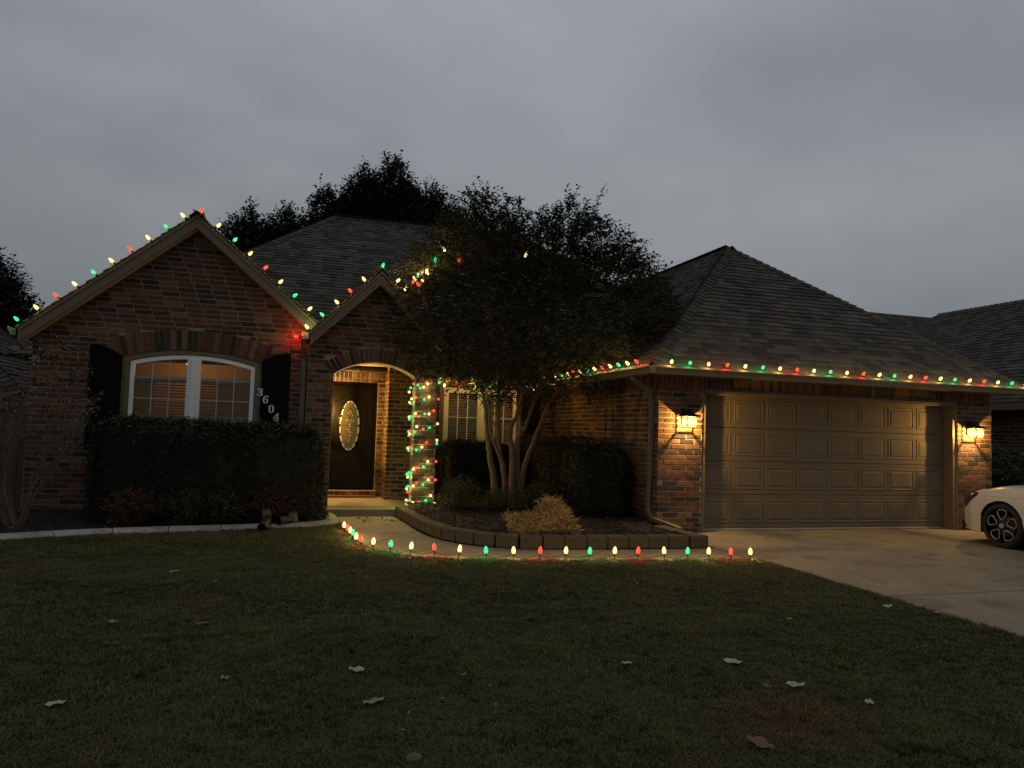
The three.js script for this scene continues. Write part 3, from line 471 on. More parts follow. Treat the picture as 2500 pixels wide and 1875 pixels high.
{ // garage door: four sections of eight raised panels, trim round the opening
  const d = group(house, 'garage_door'), z = -0.24, x0 = 0.075, W = 4.88, secH = 0.5325, y0 = 0.035;
  for (let r = 0; r < 4; r++) part(d, 'section', rbox(W, secH - 0.006, 0.045, 0.006, x0 + W / 2, y0 + (r + 0.5) * secH, z - 0.0225, 1), M.garage);
  const mb = new MB(), rings = [[0, 0.0005], [0.008, 0.007], [0.016, 0.007], [0.028, 0.001], [0.040, 0.001], [0.066, 0.008]], hw = 0.272, hh = 0.18, P = (o, h) => [[-hw + o, -hh + o], [hw - o, -hh + o], [hw - o, hh - o], [-hw + o, hh - o]].map(([x, y]) => V(x, y, h));
  for (let i = 0; i + 1 < rings.length; i++) { const a = P(...rings[i]), b = P(...rings[i + 1]); for (let k = 0; k < 4; k++) mb.quad(a[k], a[(k + 1) % 4], b[(k + 1) % 4], b[k]); } mb.quad(...P(...rings.at(-1)));
  const pg = mb.geo(); for (let r = 0; r < 4; r++) for (let c = 0; c < 8; c++) part(d, 'panel', pg, M.garage).position.set(x0 + (c + 0.5) * W / 8, y0 + (r + 0.5) * secH, z);
  part(d, 'seal', rbox(W, 0.03, 0.03, 0.008, x0 + W / 2, 0.0175, z - 0.01), mat([0.3, 0.3, 0.28]));
  part(house, 'door_trim', new MB().box(0.001, 0.072, 0, 2.14, -0.26, -0.03).box(4.958, 5.029, 0, 2.14, -0.26, -0.03).box(0.001, 5.029, 2.141, 2.207, -0.26, -0.03).geo(), M.trim);
  part(house, 'molding', new MB().box(0.03, 5.0, 2.15, 2.2, -0.029, 0.012).box(0.05, 4.98, 2.168, 2.188, 0.0125, 0.02).geo(), M.trim);
  part(house, 'interior_wall', bx(0, 5.03, 0, 2.3, -0.5, -0.45), M.black);
}
// porch slab
part(house, 'porch_slab', rbox(1.42, 0.26, 2.36, 0.012, -4.78, SLAB - 0.13, ZE - 1.16), M.concrete);
part(house, 'porch_slab', bx(-4.06, -3.72, -0.1, SLAB - 0.004, -3.88, ZE - 0.37), M.concrete);

{ // split the bricks and shingles: the 300 that show largest are parts of their own, the rest is joined wall by wall
  const unit = [0, 1, 2].map((i) => { const mb = new MB(); mb.uo = [i * 0.37, i * 0.21]; brickFaces(mb, 0.2435, 0.069, 0.012, 0.0042); return mb.geo(); });
  bricks.sort((a, b) => (b.L > 0.19) * b.k - (a.L > 0.19) * a.k);
  const rest = new Map();
  bricks.forEach((b, i) => {
    if (i < 300 && b.L > 0.19) { const m = part(b.wall, 'brick', unit[i % 3], brickMats[b.tone]); m.applyMatrix4(b.m.clone().multiply(new THREE.Matrix4().makeScale(b.L / 0.2435, b.H / 0.069, 1))); return; }
    if (!rest.has(b.wall)) rest.set(b.wall, new MB());
    const mb = rest.get(b.wall), t = BRICK_TONES[b.tone], g = rr(0.85, 1.15); mb.col = t.map((x) => x * g); mb.m = b.m; mb.uo = [rnd(), rnd()]; brickFaces(mb, b.L, b.H, 0.012, 0.0042);
  });
  for (const [w, mb] of rest) part(w, 'brickwork', mb.geo(), M.brickV).userData.kind = 'stuff';
  shingles.sort((a, b) => b.k - a.k);
  const tabs = new Map(), srest = new Map();
  shingles.forEach((s, i) => {
    if (i < 300 && s.k > 0) {
      const key = [s.e0 - s.s0, s.thick].map((x) => x.toFixed(3)).join();
      if (!tabs.has(key)) { const mb = new MB(); tabFaces(mb, (u, v, h) => V(u, v, h), 0.0015, s.e0 - s.s0 - 0.0015, 0.0015, s.e0 - s.s0 - 0.0015, 0, s.thick); tabs.set(key, mb.geo()); }
      const m = part(s.deck, 'shingle', tabs.get(key), shMats[s.tone]); m.applyMatrix4(new THREE.Matrix4().makeBasis(s.U, s.S, s.N).setPosition(s.at(s.s0, s.v, 0))); return;
    }
    if (!srest.has(s.deck)) srest.set(s.deck, new MB());
    const mb = srest.get(s.deck), g = rr(0.9, 1.1); mb.col = SH_TONES[s.tone].map((x) => x * g); mb.uo = [0, 0]; tabFaces(mb, s.at, s.s0 + 0.0015, Math.max(s.s0 + 0.0015, s.e0 - 0.0015), s.s1 + 0.0015, Math.max(s.s1 + 0.0015, s.e1 - 0.0015), s.v, s.thick);
  });
  for (const [d, mb] of srest) part(d, 'shingles', mb.geo(), M.shingleV).userData.kind = 'stuff';
}

// ------------------------------------------------------------------ ground: lawn, walk, drive, kerb, bed
srand(31);
const WALK = {};
{
  structure('ground', new THREE.PlaneGeometry(900, 900).rotateX(-Math.PI / 2).translate(0, -0.06, 0), M.soil);
  const WO = [[-5.3, -1.25], [-5.26, -0.3], [-5.22, 0.5], [-5.06, 1.1], [-4.7, 1.58], [-4.2, 1.86], [-3.6, 2.0], [-2.4, 2.1], [-0.6, 2.28]], WI = [[-4.38, -2.28], [-4.32, -1.3], [-4.26, -0.3], [-4.08, 0.42], [-3.75, 0.9], [-3.3, 1.17], [-2.6, 1.27], [-1.6, 1.34], [-0.6, 1.40]];
  Object.assign(WALK, { WO, WI });
  const walk = new THREE.Group(); walk.name = numbered('path'); walk.userData.kind = 'structure'; scene.add(walk);
  const slab = (pts) => { const s = new THREE.Shape(pts.map(([x, z]) => new THREE.Vector2(x, -z))); const g = new THREE.ExtrudeGeometry(s, { depth: 0.07, bevelEnabled: true, bevelThickness: 0.008, bevelSize: 0.008, bevelOffset: -0.008, bevelSegments: 2 }); return g.rotateX(-Math.PI / 2).translate(0, -0.078, 0); };
  const spl = (P) => new THREE.CatmullRomCurve3(P.map(([x, z]) => V(x, 0, z))), co = spl(WO), ci = spl(WI);
  const cuts = [0.0, 0.30, 0.465, 0.64, 0.82, 1];
  const inC = [0.0, 0.22, 0.43, 0.62, 0.81, 1];
  for (let i = 0; i < 5; i++) {
    const g = 0.0016, a = [], b = []; for (let k = 0; k <= 8; k++) { const p = co.getPoint(cuts[i] + g + (cuts[i + 1] - cuts[i] - 2 * g) * k / 8), q = ci.getPoint(inC[i] + g + (inC[i + 1] - inC[i] - 2 * g) * k / 8); a.push([p.x, p.z]); b.push([q.x, q.z]); }
    if (!i) { a.unshift([-5.3, -2.26]); }
    part(walk, 'slab', slab([...a, ...b.reverse()]), M.concrete);
  }
  const drive = new THREE.Group(); drive.name = numbered('driveway'); drive.userData.kind = 'structure'; scene.add(drive);
  const xs = [-0.585, 2.45, 5.5, 9.8], zs = [0.0, 1.62, 4.22, 8.2, 12.2, 16];
  for (let i = 0; i < 3; i++) for (let j = 0; j < 5; j++) part(drive, 'slab', slab([[xs[i] + 0.008, zs[j] + 0.009], [xs[i + 1] - 0.008, zs[j] + 0.009], [xs[i + 1] - 0.008, zs[j + 1] - 0.009], [xs[i] + 0.008, zs[j + 1] - 0.009]]), M.concrete);
  part(drive, 'slab', slab([[0.01, -0.26], [5.02, -0.26], [5.02, -0.002], [0.01, -0.002]]), M.concrete);
}
// pale mow strip round the left bed
const KERB = new THREE.CatmullRomCurve3([[-11.2, 0.75], [-10.2, 0.35], [-9.3, -0.02], [-8.6, -0.32], [-7.9, -0.52], [-7.0, -0.68], [-6.2, -0.84], [-5.72, -0.98], [-5.5, -1.18], [-5.42, -1.5], [-5.42, -2.2]].map(([x, z]) => V(x, 0, z)));
{
  const k = thing('garden_kerb', 'pale concrete mow strip curving round the mulch bed left of the porch', 'kerb');
  const L = KERB.getLength(), n = Math.round(L / 0.66);
  for (let i = 0; i < n; i++) {
    const mb = new MB(), rings = []; mb.uo = [rnd(), rnd()];
    for (let q = 0; q <= 6; q++) {
      const t = (i + 0.008 + 0.984 * q / 6) / n, p = KERB.getPointAt(t), d = KERB.getTangentAt(t), o = V(-d.z, 0, d.x);   // o points to the lawn
      rings.push([[-0.1, -0.05], [-0.1, 0.055], [-0.085, 0.072], [0.02, 0.066], [0.085, 0.03], [0.1, 0.008], [0.1, -0.05]].map(([w, h]) => p.clone().addScaledVector(o, w).setY(h)));
    }
    for (let q = 0; q < 6; q++) for (let s = 0; s < 6; s++) mb.quad(rings[q][s], rings[q + 1][s], rings[q + 1][s + 1], rings[q][s + 1]);
    for (const [r, f] of [[rings[0], 0], [rings[6], 1]]) for (let s = 1; s < 6; s++) f ? mb.tri(r[0], r[s + 1], r[s]) : mb.tri(r[0], r[s], r[s + 1]);
    part(k, 'kerbstone', mb.geo(), M.curb);
  }
}
const BED = new THREE.CatmullRomCurve3([[-4.26, -2.3], [-4.2, -1.3], [-4.13, -0.4], [-3.97, 0.32], [-3.66, 0.78], [-3.25, 1.05], [-2.6, 1.15], [-1.6, 1.21], [-0.98, 1.25]].map(([x, z]) => V(x, 0, z)));
{
  const e = thing('garden_edging', 'row of rough grey edging blocks holding the raised bed beside the walk', 'edging');
  const L = BED.getLength(), n = Math.round(L / 0.29);
  const blocks = [0, 1, 2].map((s) => { const g = rbox(0.278, 0.16, 0.2, 0.018, 0, 0.08, 0, 3), p = g.attributes.position; for (let i = 0; i < p.count; i++) { const x = p.getX(i), y = p.getY(i), z = p.getZ(i), q = 0.006 * (n3(x * 40, y * 40, z * 40 + s * 9, 3) - 0.5); p.setXYZ(i, x * (z > 0 ? 1 : 0.93) + q, y + q, z + (z > 0 ? 0.012 * Math.cos(x * 9) : 0) + q); } g.computeVertexNormals(); return g; });
  const lay = (x, z, turn, y = 0) => { const m = part(e, 'block', pick(blocks), M.block); m.position.set(x, y, z); m.rotation.set(rr(-0.015, 0.015), turn + rr(-0.03, 0.03), rr(-0.015, 0.015)); };
  for (let i = 0; i < n; i++) { const p = BED.getPointAt((i + 0.5) / n), d = BED.getTangentAt((i + 0.5) / n); lay(p.x, p.z, Math.atan2(-d.z, d.x)); }
  lay(-0.83, 1.24, 0.12); lay(-0.80, 0.98, 1.45); lay(-0.84, 0.69, 1.5); lay(-0.86, 0.40, 1.52);
  // flat caps laid on the way back to the wall
}
const inBed = (x, z) => { if (z < -4.57 || x > -0.77 || z > 1.16 || (x < -3.7 && z < -2.7)) return false; if (x > -0.95 && z > -0.02 && x > -0.9) return false; const P = BED.points; for (let i = 0; i + 1 < P.length; i++) { const a = P[i], b = P[i + 1]; if (a.z <= z && z < b.z && i < 5) { const t = (z - a.z) / (b.z - a.z); return x > a.x + (b.x - a.x) * t + 0.06; } } return z < 0.3 ? x > -4.2 : z < 1.1 + 0.03 * (x + 2.6) && x > -3.3 + (z - 1.05); };
const bedY = (x, z) => 0.125 + 0.09 * sstep(1.1, -2.2, z) + 0.02 * (fbm(x * 3 + 50, z * 3 + 50, 4096, 3, 7) - 0.5);
const leftY = (x, z) => 0.028 + 0.06 * sstep(-1.0, -2.4, z) + 0.02 * (fbm(x * 3 + 90, z * 3 + 50, 4096, 3, 7) - 0.5);
const kerbZ = (x) => { const P = KERB.points; for (let i = 0; i + 1 < P.length; i++) if (P[i].x <= x && x < P[i + 1].x) return P[i].z + (P[i + 1].z - P[i].z) * (x - P[i].x) / (P[i + 1].x - P[i].x); return x > -5.4 ? -3 : 0.75; };
const inLeft = (x, z) => x > -12 && x < -5.47 && z > -2.55 && z < kerbZ(x) - 0.07;
function moundGeo(x0, x1, z0, z1, step, inside, height) {
  const mb = new MB(); for (let x = x0; x < x1; x += step) for (let z = z0; z < z1; z += step) { if (!inside(x + step / 2, z + step / 2)) continue; const q = (a, b) => V(a, height(a, b), b); mb.quad(q(x, z), q(x, z + step), q(x + step, z + step), q(x + step, z)); }
  return mb.geo();
}
tag(structure('mulch_bed', moundGeo(-4.4, -0.7, -4.6, 1.2, 0.05, inBed, bedY), M.mulch));
tag(structure('mulch_bed', moundGeo(-12, -5.4, -2.6, 0.8, 0.05, inLeft, leftY), M.mulch));
{ // bark chips on both beds
  const g = new MB().box(-0.5, 0.5, -0.12, 0.12, -0.16, 0.16).geo(), n = 9000, im = new THREE.InstancedMesh(g, mat([0.03, 0.022, 0.016], { roughness: 1 }), n), m = new THREE.Matrix4(), q = new THREE.Quaternion(), e = new THREE.Euler(), c = new THREE.Color();
  for (let i = 0; i < n;) {
    const L = rnd() < 0.4, x = L ? rr(-11, -5.45) : rr(-4.25, -0.8), z = L ? rr(-2.4, 0.6) : rr(-3.2, 1.2); if (!(L ? inLeft(x, z) : inBed(x, z))) continue;
    const s = rr(0.018, 0.055); e.set(rr(-0.5, 0.5), rr(0, 6.3), rr(-0.5, 0.5)); m.compose(V(x, (L ? leftY(x, z) : bedY(x, z)) + 0.006, z), q.setFromEuler(e), V(s, rr(0.01, 0.03), s));
    im.setMatrixAt(i, m); const b = rnd(); b < 0.02 ? c.setRGB(9, 8.5, 7.5) : b < 0.2 ? c.setRGB(1.8, 1.6, 1.4) : c.setRGB(rr(0.3, 1), rr(0.3, 0.9), rr(0.3, 0.8)); im.setColorAt(i++, c);
  }
  im.name = 'mulch_chips'; im.userData.kind = 'stuff'; im.userData.label = 'dark bark chips spread over the beds'; scene.add(im);
}
const walkOuterZ = (x) => { const P = WALK.WO; for (let i = 4; i + 1 < P.length; i++) if (P[i][0] <= x && x < P[i + 1][0]) return P[i][1] + (P[i + 1][1] - P[i][1]) * (x - P[i][0]) / (P[i + 1][0] - P[i][0]); return 2.3; };
const walkOuterX = (z) => { const P = WALK.WO; for (let i = 0; i < 4; i++) if (P[i][1] <= z && z < P[i + 1][1]) return P[i][0] + (P[i + 1][0] - P[i][0]) * (z - P[i][1]) / (P[i + 1][1] - P[i][1]); return -5.3; };
const inLawn = (x, z) => {
  if (x > -0.6) return false;
  if (x > -4.7) return z > walkOuterZ(x);
  if (x > -5.33 && z < 1.58) return x < walkOuterX(z) && z > -1.15 && z > kerbZ(Math.min(x, -5.5)) + 0.1;
  return z > kerbZ(x) + 0.09;
};
{ // grass: tufts of short bermuda blades, part green, part straw
  const tuft = (nb, s, w, hgt) => {
    srand(s); const mb = new MB();
    for (let i = 0; i < nb; i++) {
      const a = rr(0, 6.28), r = rr(0, 0.022), b = rr(0, 6.28), h = hgt * rr(0.5, 1.15), lean = rr(0.15, 1.1) * h, x = Math.cos(a) * r, z = Math.sin(a) * r, dx = Math.cos(b), dz = Math.sin(b), q = w * rr(0.7, 1.2), k = rr(0.75, 1.25);
      mb.col = rnd() < 0.3 ? [1.55 * k, 1.25 * k, 0.9 * k] : [0.8 * k, 1.0 * k, 0.75 * k];
      const p0 = V(x - dz * q, -0.006, z + dx * q), p1 = V(x + dz * q, -0.006, z - dx * q), p2 = V(x + dx * lean * 0.35 + dz * q * 0.8, h * 0.65, z + dz * lean * 0.35 - dx * q * 0.8), p3 = V(x + dx * lean * 0.35 - dz * q * 0.8, h * 0.65, z + dz * lean * 0.35 + dx * q * 0.8), p4 = V(x + dx * lean, h * rr(0.8, 1), z + dz * lean);
      mb.quad(p0, p1, p2, p3); mb.tri(p3, p2, p4);
    }
    return mb.geo();
  };
  const gm = mat([1, 1, 1], { vertexColors: true, roughness: 0.75, side: THREE.DoubleSide });
  const kinds = [tuft(13, 3, 0.0016, 0.042), tuft(11, 8, 0.0019, 0.05), tuft(12, 15, 0.0016, 0.036)], N = 80000, m = new THREE.Matrix4(), q = new THREE.Quaternion(), c = new THREE.Color(), up = V(0, 1, 0);
  kinds.forEach((g, k) => {
    srand(100 + k); const im = new THREE.InstancedMesh(g, gm, N);
    for (let i = 0; i < N;) {
      let x, z; const t = rnd(); if (t < 0.47) { z = rr(4.5, 8.3); x = rr(-10.6, -0.6); } else if (t < 0.82) { z = rr(1.5, 4.6); x = rr(-12, -0.6); } else { z = rr(-1.2, 2.6); x = rr(-11.5, -4.7); }
      if (!inLawn(x, z)) continue;
      const p = fbm(x * 0.55 + 30, z * 0.55 + 30, 4096, 4, 5), d = fbm(x * 3 + 30, z * 3 + 30, 4096, 3, 6), thin = fbm(x * 1.3 + 70, z * 1.3 + 10, 4096, 4, 66);
      if (thin < 0.43 && rnd() < 0.6) continue;
      const dead = sstep(0.75, 0.05, Math.hypot(x + 3.55, (z - 6.75) * 1.3)) * 0.7 + sstep(0.56, 0.72, p) * 0.5, s = rr(0.65, 1.15) * (0.65 + 0.7 * d) ;
      m.compose(V(x, 0.0, z), q.setFromAxisAngle(up, rr(0, 6.3)), V(rr(0.9, 1.5), s, rr(0.9, 1.5)));
      im.setMatrixAt(i, m); const l = 0.5 + 0.75 * d; c.setRGB((0.062 + 0.052 * dead) * l, (0.064 - 0.010 * dead) * l, (0.014 + 0.006 * dead) * l); im.setColorAt(i++, c);
    }
    im.name = numbered('grass'); im.userData.kind = 'stuff'; im.userData.label = 'short dusk-dark lawn with straw-coloured blades'; scene.add(im);
  });
  srand(44); // clover-like pale specks
  const cl = new MB(); for (let k = 0; k < 3; k++) { const a = k * 2.09; cl.tri(V(0, 0, 0), V(Math.cos(a - 0.5), 0.15, Math.sin(a - 0.5)), V(Math.cos(a + 0.5), 0.15, Math.sin(a + 0.5))); }
  const spots = [[-4.6, 4.7, 0.5], [-3.9, 5.6, 0.45], [-2.3, 4.9, 0.8], [-3.2, 6.3, 0.6], [-5.0, 6.6, 0.5], [-6.4, 5.6, 0.5], [-1.6, 4.4, 0.6]], im = new THREE.InstancedMesh(cl.geo(), mat([0.11, 0.12, 0.085], { roughness: 0.5, side: THREE.DoubleSide }), 700);
  for (let i = 0; i < 700; i++) { const [a, b, r] = spots[i % 7], t = rr(0, 6.28), l = r * Math.sqrt(rnd()), s = rr(0.004, 0.009); m.compose(V(Math.min(a + Math.cos(t) * l * 1.5, -0.65), rr(0.012, 0.034), b + Math.sin(t) * l * 0.6), q.setFromAxisAngle(up, rr(0, 6.3)), V(s, s, s)); im.setMatrixAt(i, m); }
  im.name = numbered('clover'); im.userData.kind = 'stuff'; im.userData.label = 'specks of clover scattered in the lawn'; scene.add(im);
}

{ // crumbs of dead leaf and twig in the grass, on the walk and on the drive
  srand(47); const g = new MB(); g.tri(V(-1, 0, -0.3), V(0.2, 0.25, 0.6), V(1, 0.05, 0)); g.tri(V(-1, 0, -0.3), V(1, 0.05, 0), V(0.3, 0.2, -0.6));
  const n = 420, im = new THREE.InstancedMesh(g.geo(), mat([1, 1, 1], { roughness: 0.8, side: THREE.DoubleSide }), n), m = new THREE.Matrix4(), q = new THREE.Quaternion(), e = new THREE.Euler(), c = new THREE.Color();
  for (let i = 0; i < n;) {
    const t = rnd(); let x, z; if (t < 0.75) { x = rr(-9, -0.6); z = rr(0, 7.4); } else if (t < 0.88) { x = rr(-0.5, 5); z = rr(0.3, 6); } else { x = rr(-5, -4.3); z = rr(-2.1, -1.5); }
    const lawn = inLawn(x, z); if (t < 0.75 && !lawn) continue;
    const s = rr(0.006, 0.02) * (t > 0.88 ? 1.6 : 1); e.set(rr(-0.4, 0.4), rr(0, 6.3), rr(-0.4, 0.4)); m.compose(V(x, lawn ? rr(0.012, 0.03) : 0.004, z), q.setFromEuler(e), V(s * rr(0.8, 2), s, s)); im.setMatrixAt(i, m);
    const k = rr(0.5, 1.2); rnd() < 0.45 ? c.setRGB(0.30 * k, 0.27 * k, 0.21 * k) : c.setRGB(0.10 * k, 0.065 * k, 0.04 * k); im.setColorAt(i++, c);
  }
  im.name = numbered('leaf_litter'); im.userData.kind = 'stuff'; im.userData.label = 'crumbs of dead leaves scattered over lawn, walk and drive'; scene.add(im);
}

// ------------------------------------------------------------------ plants
class Leaves {                              // many small folded leaves in one geometry
  constructor() { this.p = []; this.c = []; }
  add(o, d, n, len, wid, col) {
    const s = d.clone().cross(n).normalize(), tip = o.clone().addScaledVector(d, len), m = o.clone().addScaledVector(d, len * 0.45), f = n.clone().multiplyScalar(wid * 0.25), a = m.clone().addScaledVector(s, wid / 2).add(f), b = m.clone().addScaledVector(s, -wid / 2).add(f);
    for (const v of [o, a, tip, o, tip, b]) { this.p.push(v.x, v.y, v.z); this.c.push(...col); }
  }
  geo() { const g = new THREE.BufferGeometry(); g.setAttribute('position', new THREE.Float32BufferAttribute(this.p, 3)); g.setAttribute('color', new THREE.Float32BufferAttribute(this.c, 3)); g.computeVertexNormals(); return g; }
}
const rdir = () => { const z = rr(-1, 1), a = rr(0, 6.2832), r = Math.sqrt(1 - z * z); return V(r * Math.cos(a), z, r * Math.sin(a)); };
const leafMat = (o = {}) => mat([1, 1, 1], { vertexColors: true, roughness: 0.55, side: THREE.DoubleSide, ...o });
const leafThrough = pmat([1, 1, 1], { vertexColors: true, roughness: 1, transmission: 0.25, thickness: 0, specularIntensity: 0.5, side: THREE.DoubleSide });
function twigLeaves(L, o, d, len, n, size, wid, color, droop = 0.25) {   // leaves in pairs along one twig
  for (let i = 0; i < n; i++) {
    const t = (i + rnd()) / n, p = o.clone().addScaledVector(d, len * t).add(V(0, -droop * len * t * t, 0)), a = rr(0, 6.28), s = V(Math.cos(a), rr(-0.55, 0.35), Math.sin(a)).addScaledVector(d, 0.5).normalize(), nn = V(rr(-0.5, 0.5), 1, rr(-0.5, 0.5)).normalize(), k = rr(0.6, 1.35), sz = size * rr(0.7, 1.2);
    L.add(p, s, nn, sz, sz * wid, color.map((c) => c * k));
  }
}
srand(52);
{ // crape myrtle on several trunks in the raised bed
  const t = thing('crape_myrtle_tree', 'many-trunked small tree with a broad dark crown in the raised bed', 'tree', [-2.35, 0, -2.35]);
  const stems = [[[-0.24, 0.15, 0.02], [-0.38, 0.87, 0.05], [-0.48, 1.32, 0.1], [-0.62, 2.12, 0.2], [-1.2, 3.1, 0.5]], [[-0.05, 0.15, -0.05], [-0.12, 0.76, -0.08], [-0.24, 1.32, -0.1], [-0.25, 2.18, -0.1], [-0.5, 3.6, 0.1]], [[0, 0.15, 0.08], [-0.03, 1.1, 0.1], [-0.08, 1.46, 0.12], [0.0, 1.7, 0.15], [0.13, 2.25, 0.2], [0.4, 3.9, 0.5]], [[0.16, 0.15, 0], [0.09, 1.22, 0], [0.15, 1.56, -0.02], [0.11, 2.13, -0.1], [0.7, 3.7, -0.5]], [[0.13, 1.3, 0], [0.25, 1.65, 0.05], [0.4, 2.1, 0.1], [1.1, 3.2, 0.4]], [[0.2, 0.16, -0.1], [0.29, 0.88, -0.12], [0.45, 1.34, -0.1], [0.74, 2.09, 0], [1.6, 3.0, 0.2]], [[-0.1, 0.8, -0.06], [-0.37, 1.45, -0.12], [-0.45, 2.13, -0.2], [-1.3, 3.0, -0.6]]];
  const rad = [0.055, 0.05, 0.05, 0.055, 0.04, 0.05, 0.025];
  const ends = [];
  stems.forEach((s, i) => { const c = new THREE.CatmullRomCurve3(s.map((p) => V(...p))), P = c.getPoints(26).map((p, k) => p.add(V(rr(-1, 1), 0, rr(-1, 1)).multiplyScalar(0.008))); part(t, 'trunk', new MB().tube(P, (u) => rad[i] * (1.15 - 0.8 * u + 0.25 * Math.exp(-u * 16)), 9).geo(), M.barkPale); for (const u of [0.55, 0.66, 0.78, 0.9, 1]) ends.push(c.getPoint(u)); });
  const lm = new MB(), L = new Leaves(), TOP = [[-2.2, 3.4], [-2.05, 3.9], [-1.85, 4.35], [-1.37, 4.85], [-0.95, 5.4], [-0.5, 5.4], [-0.05, 5.28], [0.2, 5.1], [0.64, 5.32], [1.06, 5.35], [1.75, 5.2], [2.19, 4.8], [2.58, 4.5], [2.8, 3.8], [2.88, 3.4]], topAt = (x) => { for (let i = 0; i + 1 < TOP.length; i++) if (x < TOP[i + 1][0]) return TOP[i][1] + (TOP[i + 1][1] - TOP[i][1]) * clamp((x - TOP[i][0]) / (TOP[i + 1][0] - TOP[i][0]), 0, 1); return 3.4; },
    inside = (p) => { const k = Math.sqrt(Math.max(0, 1 - ((p.x - 0.33) / 2.56) ** 2)), y = p.y - 3.3, up = Math.max(0.1, topAt(p.x + 0.12 * p.z) - 3.3), l = 1 + 0.55 * (fbm(p.x * 1.9 + 40, p.y * 1.9 + 40 + p.z * 1.4, 4096, 4, 3) - 0.47); return Math.hypot(y > 0 ? y / up : y / (1.12 * (0.12 + 0.88 * k)), p.z / (0.15 + 1.9 * k)) / (k > 0 ? l : 0.01); };
  for (let i = 0; i < 75; i++) { const e = pick(ends), d = rdir(); d.y = Math.abs(d.y) * 0.8 + 0.1; const q = e.clone().addScaledVector(d, rr(0.6, 1.7)), mid = e.clone().lerp(q, 0.5).add(V(0, 0.12, 0)); if (inside(q) < 1.05) lm.tube([e, mid, q], (u) => 0.013 * (1 - 0.7 * u), 5); }
  part(t, 'limbs', lm.geo(), M.barkPale);
  for (let i = 0; i < 8000;) {
    const p = V(rr(-2.3, 2.95), rr(1.9, 5.7), rr(-2.2, 2.2)), r = inside(p); if (r > 1 || (r < 0.5 && rnd() < 0.6)) continue; i++;
    const d = p.clone().sub(V(0.3, 3.0, 0)).normalize().add(rdir().multiplyScalar(0.7)).normalize(), light = rr(0.8, 1.2);
    const warm = rnd() < 0.08; twigLeaves(L, p, d, rr(0.2, 0.42), 12, 0.075, 0.5, warm ? [0.036 * light, 0.03 * light, 0.01] : [0.017 * light, 0.027 * light, 0.010 * light]);
  }
  const shoots = [[[1.1, 4.9, 0.2], [1.58, 6.05, 0.2]], [[1.0, 5.0, 0], [1.3, 5.75, 0.1]], [[0.8, 5.0, 0], [0.65, 5.5, 0]], [[1.5, 4.7, 0], [2.1, 5.0, 0.1]], [[2.1, 4.2, 0], [2.75, 4.45, 0]], [[2.5, 3.9, 0], [3.15, 4.0, 0.1]], [[-0.6, 5.0, 0], [-0.95, 5.35, 0.1]], [[-0.6, 5.0, 0.1], [-0.2, 5.3, 0.1]], [[-1.2, 4.6, 0], [-1.3, 5.15, 0]], [[1.4, 2.7, 0.9], [1.3, 1.85, 1.0]], [[1.35, 2.3, 0.9], [2.15, 1.95, 0.95]], [[-1.8, 4.2, 0.3], [-2.35, 4.0, 0.4]], [[2.2, 2.9, 0.8], [2.7, 2.5, 1.0]], [[-1.5, 2.6, 0.3], [-1.9, 2.2, 0.5]], [[0.9, 4.9, 0.1], [1.1, 5.45, 0.2]], [[1.9, 4.5, 0], [2.3, 4.85, 0]]];
  const sm = new MB(); for (const [a, b] of shoots) { const A = V(...a), B = V(...b), d = B.clone().sub(A), l = d.length(); d.normalize(); sm.tube([A, A.clone().lerp(B, 0.5).add(V(0, 0.03, 0)), B], (u) => 0.009 * (1 - 0.6 * u), 5); for (let k = 0; k < 7; k++) twigLeaves(L, A.clone().lerp(B, k / 8), d.clone().add(rdir().multiplyScalar(0.5)).normalize(), 0.22, 9, 0.07, 0.45, [0.016, 0.026, 0.010]); twigLeaves(L, A, d, l, Math.round(26 * l), 0.075, 0.45, [0.016, 0.026, 0.010], 0.02); }
  part(t, 'shoots', sm.geo(), M.barkPale);
  part(t, 'crown', L.geo(), leafThrough).userData.kind = 'stuff';
}
function bigTree(name, label, pos, lobes, n, leaf, color, trunkH, seed) {   // lobes: [x, y, z, rx, ry, rz] about the foot; leaf clumps fill them, spiky on top
  srand(seed); const t = thing(name, label, 'tree', pos, 0, 'trees behind the houses'), L = new Leaves();
  const top = Math.max(...lobes.map((l) => l[1])); part(t, 'trunk', new MB().tube([V(0, -0.1, 0), V(0.08, trunkH * 0.5, 0), V(0, trunkH, 0.05), V(0.1, top * 0.9, 0)], (u) => 0.26 * (1.1 - 0.9 * u), 10).geo(), M.bark);
  const lm = new MB(); for (const [x, y, z] of lobes) { const q = V(x, y, z); lm.tube([V(0, Math.min(trunkH, y * 0.6), 0), q.clone().multiplyScalar(0.6).setY(y * 0.75), q], (u) => 0.09 * (1 - 0.8 * u), 6); } part(t, 'limbs', lm.geo(), M.bark);
  const vol = lobes.map((l) => l[3] * l[4] * l[5]), sum = vol.reduce((a, b) => a + b, 0);
  lobes.forEach(([x, y, z, a, b, c], i) => {
    const m = Math.round(n * vol[i] / sum);
    for (let k = 0; k < m; k++) {
      const d = rdir(), r = Math.pow(rnd(), 0.45), taper = d.y > 0 ? 1 - 0.4 * d.y * r : 1, bump = 1 + 0.35 * (fbm(d.x * 3 + 20 + i, d.y * 3 + d.z * 2 + 20, 4096, 3, 9) - 0.5);
      const p = V(x + d.x * a * r * taper * bump, y + d.y * b * r * bump, z + d.z * c * r * taper * bump), dd = d.clone().multiplyScalar(0.6).add(V(0, 0.8, 0)).add(rdir().multiplyScalar(0.6)).normalize();
      twigLeaves(L, p, dd, rr(0.25, 0.6), 9, leaf, 0.5, color, 0.0);
    }
  });
  part(t, 'crown', L.geo(), leafMat()).userData.kind = 'stuff';
  return t;
}
